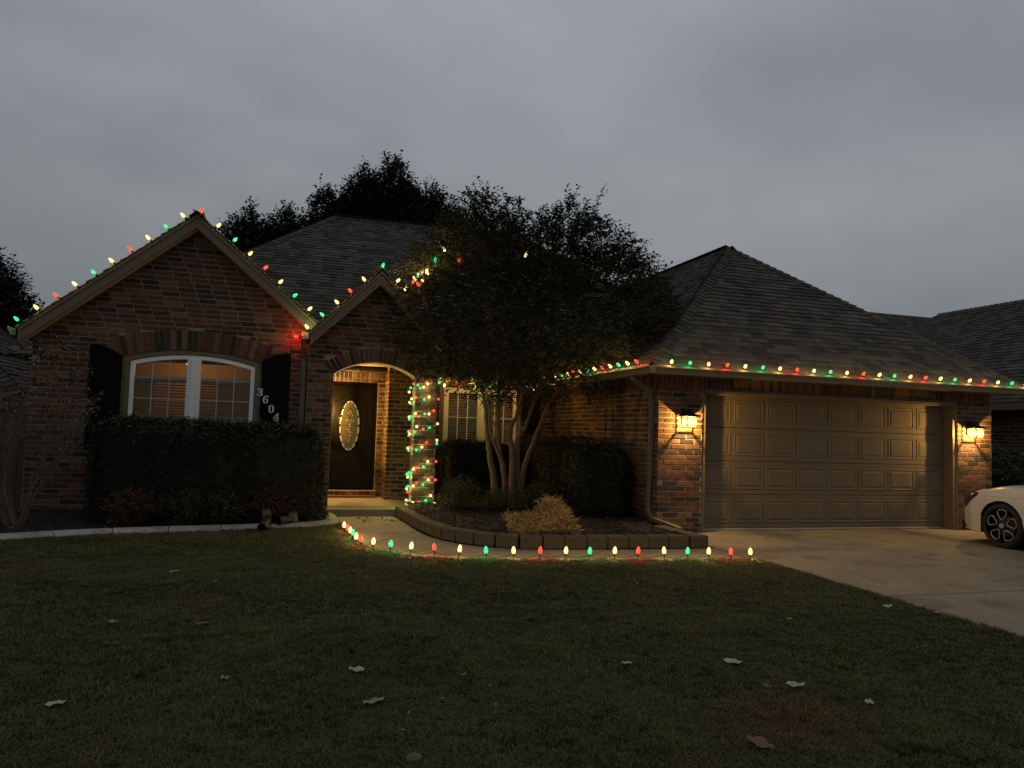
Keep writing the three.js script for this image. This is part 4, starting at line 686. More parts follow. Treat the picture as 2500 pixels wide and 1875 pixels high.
bigTree('shade_tree', 'tall dark tree with three pointed tops rising behind the main roof', [-2.9, 0, -16], [[-1.05, 8.5, 0, 1.0, 1.9, 1.0], [-0.1, 8.6, 0, 1.0, 2.3, 1.0], [0.5, 8.1, 0.2, 1.0, 1.9, 1.0], [1.4, 8.0, 0, 1.0, 2.1, 0.9], [2.1, 7.6, 0, 1.0, 1.8, 0.9], [0.3, 7.0, 0, 2.9, 2.1, 1.6], [-1.6, 7.6, 0, 1.1, 1.6, 1.0], [2.9, 7.2, 0, 0.9, 1.4, 0.9]], 16000, 0.15, [0.022, 0.032, 0.015], 3, 61);
bigTree('shade_tree', 'smaller ragged tree peeping over the left hip of the main roof', [-6.2, 0, -16], [[-1.5, 7.2, 0, 0.7, 1.3, 0.9], [-2.1, 6.8, 0, 0.6, 1.1, 0.8], [-0.3, 7.4, 0, 0.8, 1.2, 0.9], [0.9, 8.2, 0, 0.55, 1.5, 0.7], [1.3, 8.0, 0, 0.5, 1.2, 0.7], [-0.8, 6.4, 0, 2.0, 1.6, 1.2], [0.5, 6.8, 0, 1.4, 1.6, 1.2]], 6500, 0.15, [0.024, 0.034, 0.017], 2.6, 62);
bigTree('shade_tree', 'dark tree at the left edge behind the neighbouring roof', [-14.4, 0, -12], [[0, 3.8, 0, 1.6, 2.2, 1.4], [-0.4, 4.8, 0, 1.2, 1.5, 1.2], [0.9, 3.8, 0, 0.9, 1.5, 1.0], [1.5, 3.1, 0, 0.7, 1.3, 0.9]], 6500, 0.13, [0.024, 0.03, 0.017], 1.6, 63);

function hedge(name, label, cat, x0, x1, y0, y1, z0, z1, n, leaf, color, grp) {   // clipped hedge: leaves on the faces, a dark core behind them
  const h = thing(name, label, cat, [(x0 + x1) / 2, 0, (z0 + z1) / 2], 0, 'clipped hedges before the house'), L = new Leaves(), w = (x1 - x0) / 2, d = (z1 - z0) / 2, rad = 0.32;
  const wob = (x, y, z) => 0.19 * (fbm(x * 1.8 + 60, y * 1.8 + z + 60, 4096, 4, 17) - 0.5);
  for (let i = 0; i < n; i++) {
    let p = V(rr(-w, w), rr(y0, y1), rr(-d, d)); const f = rnd() * (w * 2 * (y1 - y0) + w * 4 * d * 1.3 + 2 * d * (y1 - y0) * 1.4);
    const N = V(0, 0, 0); if (f < w * 2 * (y1 - y0)) { p.z = d; N.z = 1; } else if (f < w * 2 * (y1 - y0) + w * 4 * d * 1.3) { p.y = y1; N.y = 1; } else { p.x = rnd() < 0.5 ? w : -w; N.x = Math.sign(p.x); }
    const ex = Math.max(0, Math.abs(p.x) - (w - rad)), ey = Math.max(0, p.y - (y1 - rad)), ez = Math.max(0, Math.abs(p.z) - (d - rad)), e = Math.hypot(ex, ey, ez);
    if (e > rad) { const k = rad / e; if (ex) p.x = Math.sign(p.x) * (w - rad + ex * k); if (ey) p.y = y1 - rad + ey * k; if (ez) p.z = Math.sign(p.z) * (d - rad + ez * k); }
    p.addScaledVector(N, wob(p.x, p.y, p.z) - 0.09 * rnd() * rnd());
    const dd = N.clone().multiplyScalar(0.8).add(rdir()).add(V(0, 0.35, 0)).normalize(); twigLeaves(L, p, dd, rnd() < 0.05 ? rr(0.1, 0.2) : rr(0.03, 0.09), 4, leaf, 0.55, color, 0);
  }
  part(h, 'foliage', L.geo(), leafMat({ roughness: 0.5 })).userData.kind = 'stuff';
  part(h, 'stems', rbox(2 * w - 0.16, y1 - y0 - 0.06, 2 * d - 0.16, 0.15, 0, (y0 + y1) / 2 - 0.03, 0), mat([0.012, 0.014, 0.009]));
  return h;
}
srand(71);
hedge('clipped_hedge', 'long clipped dark hedge under the arched window', 'hedge', -8.75, -5.62, 0.1, 1.42, -2.25, -1.15, 9000, 0.042, [0.015, 0.022, 0.010]);
hedge('clipped_hedge', 'clipped hedge running along the brick side wall of the garage behind the tree', 'hedge', -1.72, -0.84, 0.2, 1.32, -4.3, -0.55, 11000, 0.042, [0.015, 0.023, 0.010]);
hedge('clipped_hedge', 'lower clipped hedge under the window behind the tree trunks', 'hedge', -3.32, -1.75, 0.2, 1.2, -4.3, -3.4, 5500, 0.042, [0.015, 0.023, 0.010]);
function bush(name, label, x, z, y, w, h, n, leaf, cols, wid = 0.4) {
  const b = thing(name, label, 'shrub', [x, y, z], 0, 'low shrubs in the beds'), L = new Leaves(), st = new MB();
  for (let i = 0; i < n; i++) { const d = rdir(); d.y = d.y * 0.9 + 0.15; const r = Math.pow(rnd(), 0.4) * (0.85 + 0.4 * (fbm(d.x * 2 + 9, d.z * 2 + d.y * 2 + 9, 4096, 3, 4))), p = V(d.x * w * r, h * 0.5 + d.y * h * 0.5 * r, d.z * w * 0.8 * r); if (p.y < 0) p.y = rnd() * 0.08; twigLeaves(L, p, d.clone().add(rdir().multiplyScalar(0.5)).normalize(), 0.1, 5, leaf, wid, pick(cols), 0.1); }
  for (let i = 0; i < 9; i++) { const a = rr(0, 6.28), r = rr(0.1, 0.7) * w; st.tube([V(0, 0, 0), V(Math.cos(a) * r * 0.5, h * 0.4, Math.sin(a) * r * 0.5), V(Math.cos(a) * r, h * 0.85, Math.sin(a) * r)], 0.006, 5); }
  part(b, 'stems', st.geo(), M.bark); part(b, 'foliage', L.geo(), leafMat({ roughness: 0.6 })).userData.kind = 'stuff'; return b;
}
const RED = [[0.075, 0.020, 0.012], [0.06, 0.028, 0.014], [0.04, 0.032, 0.014], [0.09, 0.022, 0.012]], GRN = [[0.035, 0.042, 0.018], [0.028, 0.035, 0.016]], YEL = [[0.062, 0.062, 0.022], [0.045, 0.05, 0.02]];
bush('low_shrub', 'reddish nandina shrub, leftmost in front of the long hedge', -8.1, -0.95, 0.04, 0.33, 0.42, 520, 0.045, RED);
bush('low_shrub', 'dull green shrub beside the reddish one, in front of the long hedge', -7.45, -0.98, 0.04, 0.28, 0.42, 420, 0.045, GRN);
bush('low_shrub', 'smallest green shrub in the middle of the row before the long hedge', -6.95, -1.0, 0.04, 0.25, 0.38, 380, 0.045, GRN);
bush('low_shrub', 'red-tinged nandina shrub at the porch end of the long hedge', -6.33, -1.12, 0.04, 0.32, 0.45, 520, 0.045, RED);
bush('round_shrub', 'round yellow-green shrub between the lit pillar and the tree trunks', -3.45, -1.5, 0.17, 0.28, 0.47, 800, 0.04, YEL, 0.35);
bush('low_shrub', 'low green groundcover clump at the foot of the tree trunks', -2.78, -1.35, 0.17, 0.34, 0.34, 620, 0.04, GRN);
bush('low_shrub', 'low green shrub just right of the tree trunks', -2.05, -1.6, 0.17, 0.32, 0.40, 560, 0.045, GRN);
bush('low_shrub', 'reddish shrub behind the straw bale', -1.5, -1.3, 0.16, 0.34, 0.38, 520, 0.045, RED);
bush('laurel_bush', 'glossy leafy bush beside the right garage pier and the neighbouring wall', 7.4, -1.3, 0, 0.95, 1.32, 1700, 0.09, [[0.035, 0.05, 0.02], [0.025, 0.036, 0.016]], 0.42);
{ // bare shrub at the left
  srand(83); const b = thing('bare_shrub', 'tall leggy half-bare shrub at the left edge with a few leaves', 'shrub', [-9.5, 0.02, -1.15]), st = new MB(), L = new Leaves();
  const grow = (p, d, len, r, lev) => {
    const mid = p.clone().addScaledVector(d, len * 0.5).add(rdir().multiplyScalar(len * 0.05)), e = p.clone().addScaledVector(d, len).add(rdir().multiplyScalar(len * 0.07)); st.tube([p, mid, e], (u) => r * (1 - 0.45 * u), lev ? 5 : 7);
    if (lev < 3) for (let i = 0; i < (lev ? 3 : 4); i++) { const nd = d.clone().add(rdir().multiplyScalar(0.55)).add(V(0, 0.12, 0)).normalize(); grow(p.clone().lerp(e, rr(0.45, 1)), nd, len * rr(0.45, 0.7), r * 0.5, lev + 1); }
    else if (rnd() < 0.55) twigLeaves(L, e, d, 0.12, rnd() < 0.3 ? 5 : 2, 0.07, 0.5, pick([[0.05, 0.05, 0.025], [0.07, 0.05, 0.025], [0.09, 0.085, 0.06], [0.06, 0.03, 0.015]]), 0.3);
  };
  for (let i = 0; i < 17; i++) { const a = rr(0, 6.28); grow(V(Math.cos(a) * 0.1, 0, Math.sin(a) * 0.08), V(Math.cos(a) * 0.5 + (i % 3 ? 0.1 : -0.25), 1.25, Math.sin(a) * 0.3).normalize(), rr(0.9, 1.3), 0.017, 0); }
  for (let i = 0; i < 240; i++) { const p = V(rr(-0.3, 0.7), rr(1.75, 2.6), rr(-0.7, 0.1)); if (Math.hypot(p.x - 0.25, (p.y - 2.2) * 1.2) < 0.42) twigLeaves(L, p, rdir(), 0.12, 3, 0.06, 0.5, pick([[0.06, 0.05, 0.02], [0.08, 0.04, 0.02], [0.04, 0.045, 0.018]]), 0.3); }
  part(b, 'branches', st.geo(), M.twig); part(b, 'foliage', L.geo(), leafMat()).userData.kind = 'stuff';
}

// ------------------------------------------------------------------ things by the beds
{ // loose straw heaped on a bale
  srand(91); const t = thing('straw_bale', 'broken straw bale with a peaked heap of loose straw behind the edging blocks', 'straw bale', [-2.82, 0.14, 0.62]);
  const h = (x, z) => 0.20 * (Math.abs(x) < 0.5 ? 1 : 0) + 0.21 * Math.exp(-(((x - 0.14) / 0.13) ** 2)) + 0.09 * Math.exp(-(((x - 0.24) / 0.17) ** 2)) - 0.16 * sstep(0.34, 0.52, x);
  part(t, 'bale', rbox(0.9, 0.22, 0.38, 0.05, -0.02, 0.1, -0.02), mat([0.16, 0.115, 0.05], { map: T.wood, roughness: 1 }));
  const mb = new MB();
  for (let i = 0; i < 3600; i++) {
    const x = rr(-0.5, 0.5), top = Math.max(0.03, h(x, 0)), s = rnd(), y = s < 0.5 ? top * rr(0.85, 1.02) : rr(0, top), z = s < 0.5 ? rr(-0.2, 0.2) : 0.19 + rr(-0.03, 0.02), len = rr(0.07, 0.22), front = s >= 0.5;
    const d = (front ? V(rr(-0.8, 0.8), rr(-1, 0.6), rr(0, 0.7)) : V(rr(-1, 1), rr(-0.15, 0.75), rr(-0.6, 1))).normalize(), q = d.clone().cross(V(0.2, 0.3, 1)).normalize().multiplyScalar(0.0028), o = V(x, y, z).addScaledVector(d, -len * 0.3), e = o.clone().addScaledVector(d, len), k = Math.pow(rnd(), 1.6) * 1.6 + 0.15;
    mb.col = [0.38 * k, 0.25 * k, 0.085 * k]; mb.quad(o.clone().sub(q), o.clone().add(q), e.clone().add(q), e.clone().sub(q));
  }
  t.scale.setScalar(0.9);
  part(t, 'straw', mb.geo(), mat([1, 1, 1], { vertexColors: true, roughness: 0.6, side: THREE.DoubleSide })).userData.kind = 'stuff';
}
function drainPipe(label, a, b, box, turn) {   // a short black corrugated pipe with its square adapter at the far end
  const t = thing('drain_pipe', label, 'pipe', a.toArray(), 0, 'black drain pipes by the kerb'), d = b.clone().sub(a), L = d.length(); d.normalize();
  const pr = []; for (let i = 0; i <= 36; i++) pr.push(new THREE.Vector2(0.058 + 0.004 * Math.sin(i * 1.9), L * i / 36)); for (let i = 36; i >= 0; i--) pr.push(new THREE.Vector2(0.05, L * i / 36));
  const q = new THREE.Quaternion().setFromUnitVectors(Y0, d), m = part(t, 'pipe', new THREE.LatheGeometry(pr, 20), mat([0.012, 0.012, 0.013], { roughness: 0.5, side: THREE.DoubleSide })); m.quaternion.copy(q);
  const bxm = part(t, 'adapter', rbox(0.115, 0.115, 0.14, 0.012), mat([0.12, 0.115, 0.10], { map: T.concrete })); bxm.position.copy(box).sub(a); bxm.rotation.set(0.2, turn, 0.1);
}
drainPipe('black drain pipe lying across the pale kerb, mouth on the grass', V(-6.4, 0.075, -0.38), V(-6.33, 0.13, -0.86), V(-6.36, 0.2, -0.92), 0.15);
drainPipe('black drain pipe lying behind the kerb, pointing at the other pipe', V(-6.2, 0.12, -0.78), V(-5.98, 0.12, -1.0), V(-6.0, 0.15, -0.98), 0.1);
drainPipe('black drain pipe half hidden at the end of the long hedge', V(-5.86, 0.09, -1.45), V(-5.7, 0.13, -2.0), V(-5.75, 0.11, -2.05), 0.2);
{ // fallen leaves on the lawn, each a thing of its own
  srand(97);
  const leaf = (s, curl, lobes) => { const mb = new MB(), R = (a) => s * (0.5 + 0.16 * Math.abs(Math.cos(a * lobes / 2)) * (1 + 0.3 * Math.cos(a)) + 0.06 * Math.cos(a * 2 + lobes)), P = (a, k) => { const r = R(a) * k, x = Math.cos(a) * r * 1.25, z = Math.sin(a) * r * 0.8; return V(x, 0.006 + curl * (x * x * 2.6 + z * z * 5) + 0.004 * Math.sin(a * 5), z); }; const n = 22; for (let i = 0; i < n; i++) { const a = i / n * 6.2832, b = (i + 1) / n * 6.2832; mb.tri(V(0, 0.01, 0), P(b, 0.5), P(a, 0.5)); mb.quad(P(a, 0.5), P(b, 0.5), P(b, 1), P(a, 1)); } return mb.geo(); };
  const pale = mat([0.36, 0.33, 0.27], { roughness: 0.7, side: THREE.DoubleSide }), brown = mat([0.15, 0.075, 0.045], { roughness: 0.7, side: THREE.DoubleSide }), tan = mat([0.24, 0.19, 0.14], { roughness: 0.7, side: THREE.DoubleSide }), stem = mat([0.14, 0.10, 0.06]);
  for (let [x, z, s, curl, m, turn, label] of [
    [-7.18, 5.8, 0.10, 1.6, pale, 0.3, 'pale curled leaf in the near left corner of the lawn'], [-6.65, 4.32, 0.10, 0.7, brown, 0.5, 'flat reddish-brown leaf left of centre in the lawn'], [-7.25, 4.2, 0.08, 3.2, tan, 1.9, 'dark curled leaf casting a shadow, left of the reddish-brown leaf'],
    [-5.66, 5.55, 0.095, 1.2, pale, 2.8, 'pale narrow leaf in the middle of the near lawn'], [-5.62, 6.08, 0.11, 0.9, tan, 0.5, 'greyish lobed leaf with a stalk, just nearer than the pale narrow one'], [-3.3, 5.85, 0.12, 0.8, pale, 5.9, 'largest pale leaf lying flat on the right half of the lawn'],
    [-3.2, 6.34, 0.11, 2.2, pale, 0.0, 'pale curled leaf beside a small brown one on the right lawn'], [-3.37, 6.31, 0.07, 2.5, brown, 1.1, 'small brown curled leaf touching the pale curled leaf'], [-3.9, 7.0, 0.12, 1.2, brown, 2.4, 'large dull brown leaf on the bare patch nearest the viewer'],
    [-2.18, 4.95, 0.06, 2.0, pale, 0.4, 'small folded pale leaf near the middle of the right lawn'], [-0.98, 4.72, 0.09, 1.6, pale, 0.2, 'long pale leaf close to the driveway edge'], [-0.72, 5.0, 0.09, 1.6, tan, 0.9, 'tan leaf at the driveway edge, nearest the viewer there'], [-4.0, 5.75, 0.07, 2.4, pale, 0.1, 'little pale leaf with a dark shadow right of the lawn centre'], [-7.1, 2.35, 0.11, 1.0, tan, 0.2, 'tan leaf on the far lawn below the pale kerb'], [-2.95, 6.65, 0.07, 2.0, pale, 0.8, 'small pale leaf above the bare brown patch'], [-6.4, 5.55, 0.06, 1.8, tan, 2.2, 'small tan leaf left of the pale narrow leaf']]) {
    const t = thing('fallen_leaf', label, 'leaf', [x, 0.030, z], turn, 'fallen leaves on the lawn'); s *= 0.68; part(t, 'blade', leaf(s, curl, pick([3, 4, 5])), m); part(t, 'stalk', new MB().tube([V(s * 0.5, 0.01, 0), V(s * 1.1, 0.014, 0.01), V(s * 1.4, 0.004, 0.02)], 0.0015, 5).geo(), stem); t.rotation.x = rr(-0.12, 0.12); t.rotation.z = rr(-0.1, 0.1);
  }
  const r = new THREE.IcosahedronGeometry(0.034, 3), p = r.attributes.position; for (let i = 0; i < p.count; i++) { const k = 0.85 + 0.3 * n3(p.getX(i) * 14 + 5, p.getY(i) * 14 + 5, p.getZ(i) * 14 + 5, 8); p.setXYZ(i, p.getX(i) * k * 1.25, p.getY(i) * k * 0.7, p.getZ(i) * k); } r.computeVertexNormals();
  const st = new THREE.Mesh(r, mat([0.16, 0.115, 0.085], { map: T.concrete, roughness: 0.9 })); st.name = 'stone'; st.position.set(-5.52, 0.03, 6.78); scene.add(st); tag(st, 'smooth brown stone in the grass at the near edge', 'stone');
}

// ------------------------------------------------------------------ neighbours
{
  srand(101);
  const h = thing('brick_house', 'neighbouring dark brick house with a large shingle roof beyond the garage', 'house'), N = shingles.length;
  const x0 = 8.9, k = 0.8, n = Math.hypot(1, k), ye = 2.42, xr = 12.6, vr = (xr - x0) * n, zf = 1.2, zb = -11.2; shingles.length = 0;
  const l = roofPlane(h, V(x0, ye, zb), Z0, slope(1, k, 0), [[0, 0], [zf - zb, 0], [zf - zb - (xr - x0), vr], [xr - x0, vr]], () => true, false);
  roofPlane(h, V(xr * 2 - x0, ye, zf), V(0, 0, -1), slope(-1, k, 0), [[0, 0], [zf - zb, 0], [zf - zb - (xr - x0), vr], [xr - x0, vr]], () => true, false);
  roofPlane(h, V(x0, ye, zf), X0, slope(0, k, -1), [[0, 0], [2 * (xr - x0), 0], [xr - x0, vr]], () => true, false);
  roofPlane(h, V(10.2, ye, -8.3), X0, slope(0, 0.8, -1), [[0, 0], [16, 0], [16, 6.53], [5.1, 6.53]], () => true, false);
  caps(l.deck, V(xr, ye + k * (xr - x0), -7.5), V(xr, ye + k * (xr - x0), zf - (xr - x0)), V(-l.N.x, l.N.y, 0), l.N);
  const rest = new Map(); for (const s of shingles) { if (!rest.has(s.deck)) rest.set(s.deck, new MB()); const mb = rest.get(s.deck); mb.col = SH_TONES[s.tone].map((c) => c * rr(0.8, 1)); tabFaces(mb, s.at, s.s0, s.e0, s.s1, s.e1, s.v, s.thick); }
  for (const [d, mb] of rest) part(d, 'shingles', mb.geo(), M.shingleV).userData.kind = 'stuff';
  part(h, 'fascia', bx(x0 - 0.02, x0 + 0.02, ye - 0.16, ye - 0.005, zb, zf), M.trim); part(h, 'soffit', bx(x0 + 0.021, 9.3, ye - 0.15, ye - 0.13, zb, zf), M.soffit);
  const w = part(h, 'wall', new MB().box(9.3, 16.3, -0.1, ye - 0.12, -16, 0.8).geo(), M.mortar), o = V(9.29, 0, 0), bs = bricks.length;
  courses(w, o, Z0, V(-1, 0, 0), 0, 2.28, () => [[-9, 0.8]], () => true); const mb = new MB();
  for (const b of bricks.splice(bs)) { mb.col = BRICK_TONES[b.tone].map((c) => c * 0.8); mb.m = b.m; brickFaces(mb, b.L, b.H, 0.012, 0.0042); } part(w, 'brickwork', mb.geo(), M.brickV).userData.kind = 'stuff';
}
{
  srand(103);
  const h = thing('brick_house', 'neighbouring house at the left edge, only its shingle roof showing', 'house'); shingles.length = 0;
  const x1 = -10.75, k = 0.8, n = Math.hypot(1, k), ye = 1.72, xr = -15, vr = (x1 - xr) * n, zf = -5.6, zb = -18;
  const r = roofPlane(h, V(x1, ye, zf), V(0, 0, -1), slope(-1, k, 0), [[0, 0], [zf - zb, 0], [zf - zb, vr], [x1 - xr, vr]], () => true, false);
  const f = roofPlane(h, V(2 * xr - x1, ye, zf), X0, slope(0, k, -1), [[0, 0], [2 * (x1 - xr), 0], [x1 - xr, vr]], () => true, false); caps(f.deck, V(x1, ye, zf), V(xr, ye + k * (x1 - xr), zf - (x1 - xr)), f.N, r.N);
  const rest = new Map(); for (const s of shingles) { if (!rest.has(s.deck)) rest.set(s.deck, new MB()); const mb = rest.get(s.deck); mb.col = SH_TONES[s.tone].map((c) => c * rr(0.7, 0.9)); tabFaces(mb, s.at, s.s0, s.e0, s.s1, s.e1, s.v, s.thick); }
  for (const [d, mb] of rest) part(d, 'shingles', mb.geo(), M.shingleV).userData.kind = 'stuff';
  part(h, 'wall', bx(-18.6, x1 - 0.4, -0.1, ye - 0.05, zb, zf - 0.4), mat([0.13, 0.065, 0.042], { map: M.brickV.map, roughness: 0.9 })); part(h, 'fascia', bx(2 * xr - x1, x1, ye - 0.15, ye - 0.01, zf - 0.02, zf + 0.015), M.trim);
}
{
  srand(105); const f = thing('wooden_fence', 'weathered picket privacy fence between the two houses at the left', 'fence'), fm = mat([0.085, 0.072, 0.058], { map: rep(T.wood, 1), roughness: 0.95 });
  const pk = [0, 1, 2].map((i) => new MB().prism([[-0.068, 0.04], [0.068, 0.04], [0.068, 1.72 + i * 0.012], [0.045, 1.76 + i * 0.012], [-0.045, 1.76 + i * 0.012], [-0.068, 1.72 + i * 0.012]], 0, 0.018).geo());
  for (let x = -13.5, i = 0; x < -9.9; x += 0.143, i++) { const m = part(f, 'picket', pk[i % 3], fm); m.position.set(x, 0, -3.2 + rr(-0.004, 0.004)); m.rotation.z = rr(-0.006, 0.006); }
  for (const y of [0.35, 1.45]) part(f, 'rail', bx(-13.6, -9.87, y - 0.045, y + 0.045, -3.245, -3.207), fm);
  for (const x of [-13.4, -11.6, -9.95]) part(f, 'post', bx(x - 0.045, x + 0.045, -0.1, 1.7, -3.34, -3.25), fm);
}

// ------------------------------------------------------------------ white car at the right
{
  const car = thing('parked_car', 'white sedan parked on the driveway, its front half inside the frame at the right', 'car', [3.82, 0, 1.8], Math.PI / 2);
  // local axes: +x towards the nose (which faces the garage), z across, y up; front axle at x = 0, near flank at z = 0
  const W = 0.885, paint = pmat([0.60, 0.58, 0.53], { roughness: 0.28, clearcoat: 1, clearcoatRoughness: 0.05 }), dark = mat([0.012, 0.012, 0.012], { roughness: 0.4 }), ct = (x, pts) => { for (let i = 0; i + 1 < pts.length; i++) if (x <= pts[i + 1][0]) { const t = clamp((x - pts[i][0]) / (pts[i + 1][0] - pts[i][0]), 0, 1), s = t * t * (3 - 2 * t) * 0.5 + t * 0.5; return pts[i][1] + (pts[i + 1][1] - pts[i][1]) * s; } return pts.at(-1)[1]; };
  const R = 0.355, WB = -2.70, arches = [0, WB];
  const halfW = (x) => ct(x, [[-3.72, 0.60], [-3.55, 0.75], [-3.1, 0.86], [-2.0, W], [0.2, W], [0.5, 0.85], [0.72, 0.74], [0.86, 0.55], [0.93, 0.25]]);
  const hood = (x) => ct(x, [[-3.72, 0.86], [-3.5, 0.98], [-2.9, 1.04], [-1.2, 0.96], [-0.55, 0.945], [0, 0.90], [0.45, 0.815], [0.75, 0.725], [0.93, 0.60]]);
  const bot = (x) => ct(x, [[-3.72, 0.36], [-3.4, 0.24], [0.5, 0.19], [0.8, 0.20], [0.93, 0.25]]);
  const xs = []; for (let x = -3.72; x <= 0.931; x += 0.03) xs.push(x);
  const NR = 16, skin = (side) => xs.map((x) => {
    let b = bot(x); for (const a of arches) { const d = Math.abs(x - a); if (d < R) b = Math.max(b, 0.325 + Math.sqrt(R * R - d * d)); }
    const w = halfW(x), h = hood(x), sh = h - 0.045; return Array.from({ length: NR + 1 }, (_, i) => { const t = i / NR, y = b + (sh - b) * t, bul = 1 - 0.05 * Math.pow(Math.abs((y - 0.52) / 0.4), 2) - (y > 0.7 ? 0.25 * (y - 0.7) : 0); return V(x, y, side * w * bul); });
  });
  const body = new MB(), sides = [1, -1].map(skin);
  sides.forEach((S, k) => { for (let i = 0; i + 1 < S.length; i++) for (let j = 0; j < NR; j++) k ? body.quad(S[i][j], S[i + 1][j], S[i + 1][j + 1], S[i][j + 1]) : body.quad(S[i + 1][j], S[i][j], S[i][j + 1], S[i + 1][j + 1]); });
  const K = 10, deck = xs.map((x, i) => { const a = sides[0][i][NR], b = sides[1][i][NR], h = hood(x); return Array.from({ length: K + 1 }, (_, j) => { const t = j / K, c = 1 - (2 * t - 1) ** 2; return V(x, a.y + (h + 0.02 - a.y) * Math.pow(c, 0.35), a.z + (b.z - a.z) * t); }); });
  for (let i = 0; i + 1 < deck.length; i++) for (let j = 0; j < K; j++) body.quad(deck[i + 1][j], deck[i][j], deck[i][j + 1], deck[i + 1][j + 1]);
  { const e = xs.length - 1; for (const i of [0, e]) { const l = sides[0][i], r = sides[1][i]; for (let j = 0; j < NR; j++) i ? body.quad(l[j], l[j + 1], r[j + 1], r[j]) : body.quad(l[j], r[j], r[j + 1], l[j + 1]); } }
  const weld = (g) => { g.deleteAttribute('normal'); g.deleteAttribute('uv'); g.deleteAttribute('color'); return g; };
  const smooth = (g, a = 0.6) => toCreasedNormals(mergeVertices(weld(g), 1e-4), a);
  const place = (o) => { o.position.z = 0.89; return o; };          // the near flank lies at z = 0 of the group
  const B = place(group(car, 'body')); part(B, 'panels', smooth(body.geo()), paint);
  const on = (x, y, s = 1) => { const w = halfW(x), bul = 1 - 0.05 * Math.pow(Math.abs((y - 0.52) / 0.4), 2) - (y > 0.7 ? 0.25 * (y - 0.7) : 0); return V(x, y, s * (w * bul + 0.004)); };
  const patch = (pts, n, m, s) => { const mb = new MB(), c = pts.reduce((a, p) => [a[0] + p[0] / pts.length, a[1] + p[1] / pts.length], [0, 0]), C = on(...c, s), P = new THREE.CatmullRomCurve3(pts.map(([x, y]) => V(x, y, 0)), true, 'catmullrom', 0.3).getPoints(36).map((p) => on(p.x, p.y, s)), Q = P.map((p) => { const x = (p.x + c[0]) / 2, y = (p.y + c[1]) / 2; return on(x, y, s).add(V(0, 0, s * 0.003)); }); for (let i = 0; i + 1 < P.length; i++) { const f = (a, b, d) => (s > 0 ? mb.tri(a, b, d) : mb.tri(a, d, b)); f(C, Q[i + 1], Q[i]); f(Q[i], Q[i + 1], P[i + 1]); f(Q[i], P[i + 1], P[i]); } return part(B, n, mb.geo(), m); };
  const lens = pmat([0.025, 0.02, 0.018], { roughness: 0.08, clearcoat: 1 });
  for (const s of [1, -1]) {
    patch([[0.84, 0.50], [0.80, 0.64], [0.68, 0.725], [0.42, 0.775], [0.41, 0.725], [0.60, 0.58], [0.75, 0.49]], 'headlight', lens, s);
    patch([[0.80, 0.33], [0.76, 0.24], [0.64, 0.225], [0.70, 0.26]], 'intake', dark, s);
    part(B, 'crease', new MB().tube(Array.from({ length: 40 }, (_, i) => on(0.36 - i * 0.09, 0.735 + 0.02 * Math.sin(i / 12), s)), 0.004, 5).geo(), paint);
  }
  part(B, 'hood_seam', new MB().tube(Array.from({ length: 20 }, (_, i) => { const x = 0.42 - i * 0.055; return V(x, hood(x) - 0.006, halfW(x) * 0.80); }), 0.004, 5).geo(), dark);
  // cabin
  const cab = (x) => ct(x, [[-3.1, 1.0], [-2.6, 1.22], [-1.9, 1.40], [-1.3, 1.41], [-0.9, 1.33], [-0.3, 1.0]]), cw = (x, t) => 0.80 - 0.2 * t, cm = new MB(), cx = []; for (let x = -3.05; x <= -0.3; x += 0.11) cx.push(x);
  const cr = cx.map((x) => { const y0 = hood(x) - 0.03, y1 = Math.max(y0 + 0.02, cab(x)); return [...[0, 0.35, 0.7, 0.93].map((t) => V(x, y0 + (y1 - y0) * t, cw(x, t))), V(x, y1, 0.45), V(x, y1 + 0.01, 0), V(x, y1, -0.45), ...[0.93, 0.7, 0.35, 0].map((t) => V(x, y0 + (y1 - y0) * t, -cw(x, t)))]; });
  const roof = new MB(); for (let i = 0; i + 1 < cr.length; i++) for (let j = 0; j < 10; j++) ((j > 2 && j < 7) && cx[i] > -2.3 && cx[i] < -1.0 ? roof : cm).quad(cr[i + 1][j], cr[i][j], cr[i][j + 1], cr[i + 1][j + 1]);
  part(B, 'window', smooth(cm.geo(), 0.5), pmat([0.01, 0.01, 0.011], { roughness: 0.05, clearcoat: 1 })); part(B, 'roof', smooth(roof.geo()), paint);
  part(B, 'mirror', rbox(0.11, 0.11, 0.2, 0.04, -0.75, 1.03, 0.98, 4), paint); part(B, 'mirror', rbox(0.11, 0.11, 0.2, 0.04, -0.75, 1.03, -0.98, 4), paint);
  for (const [x0, x1] of [[-1.55, -0.58], [-2.45, -1.57]]) for (const s of [1, -1]) { const p = [[x0, 0.28], [x1, 0.28], [x1 + 0.02, 0.88], [x0, 0.9], [x0, 0.28]].map(([x, y]) => on(x, y, s)), d = part(B, 'door_seam', new MB().tube(p, 0.004, 4).geo(), dark); }
  part(B, 'grille', rbox(0.03, 0.2, 0.8, 0.012, 0.915, 0.46, 0), dark); part(B, 'underbody', bx(-3.5, 0.8, 0.17, 0.3, -0.7, 0.7), dark);
  for (const a of arches) part(B, 'wheel_well', new THREE.CylinderGeometry(R + 0.01, R + 0.01, 1.5, 28, 1, true).rotateX(Math.PI / 2).translate(a, 0.325, 0), mat([0.008, 0.008, 0.008], { side: THREE.DoubleSide, roughness: 1 }));
  // wheels
  const tyre = new THREE.LatheGeometry([[0.247, -0.1], [0.265, -0.108], [0.30, -0.105], [0.318, -0.085], [0.324, -0.04], [0.324, 0.04], [0.318, 0.085], [0.30, 0.105], [0.265, 0.108], [0.247, 0.1]].map((p) => new THREE.Vector2(...p)), 56).rotateX(Math.PI / 2);
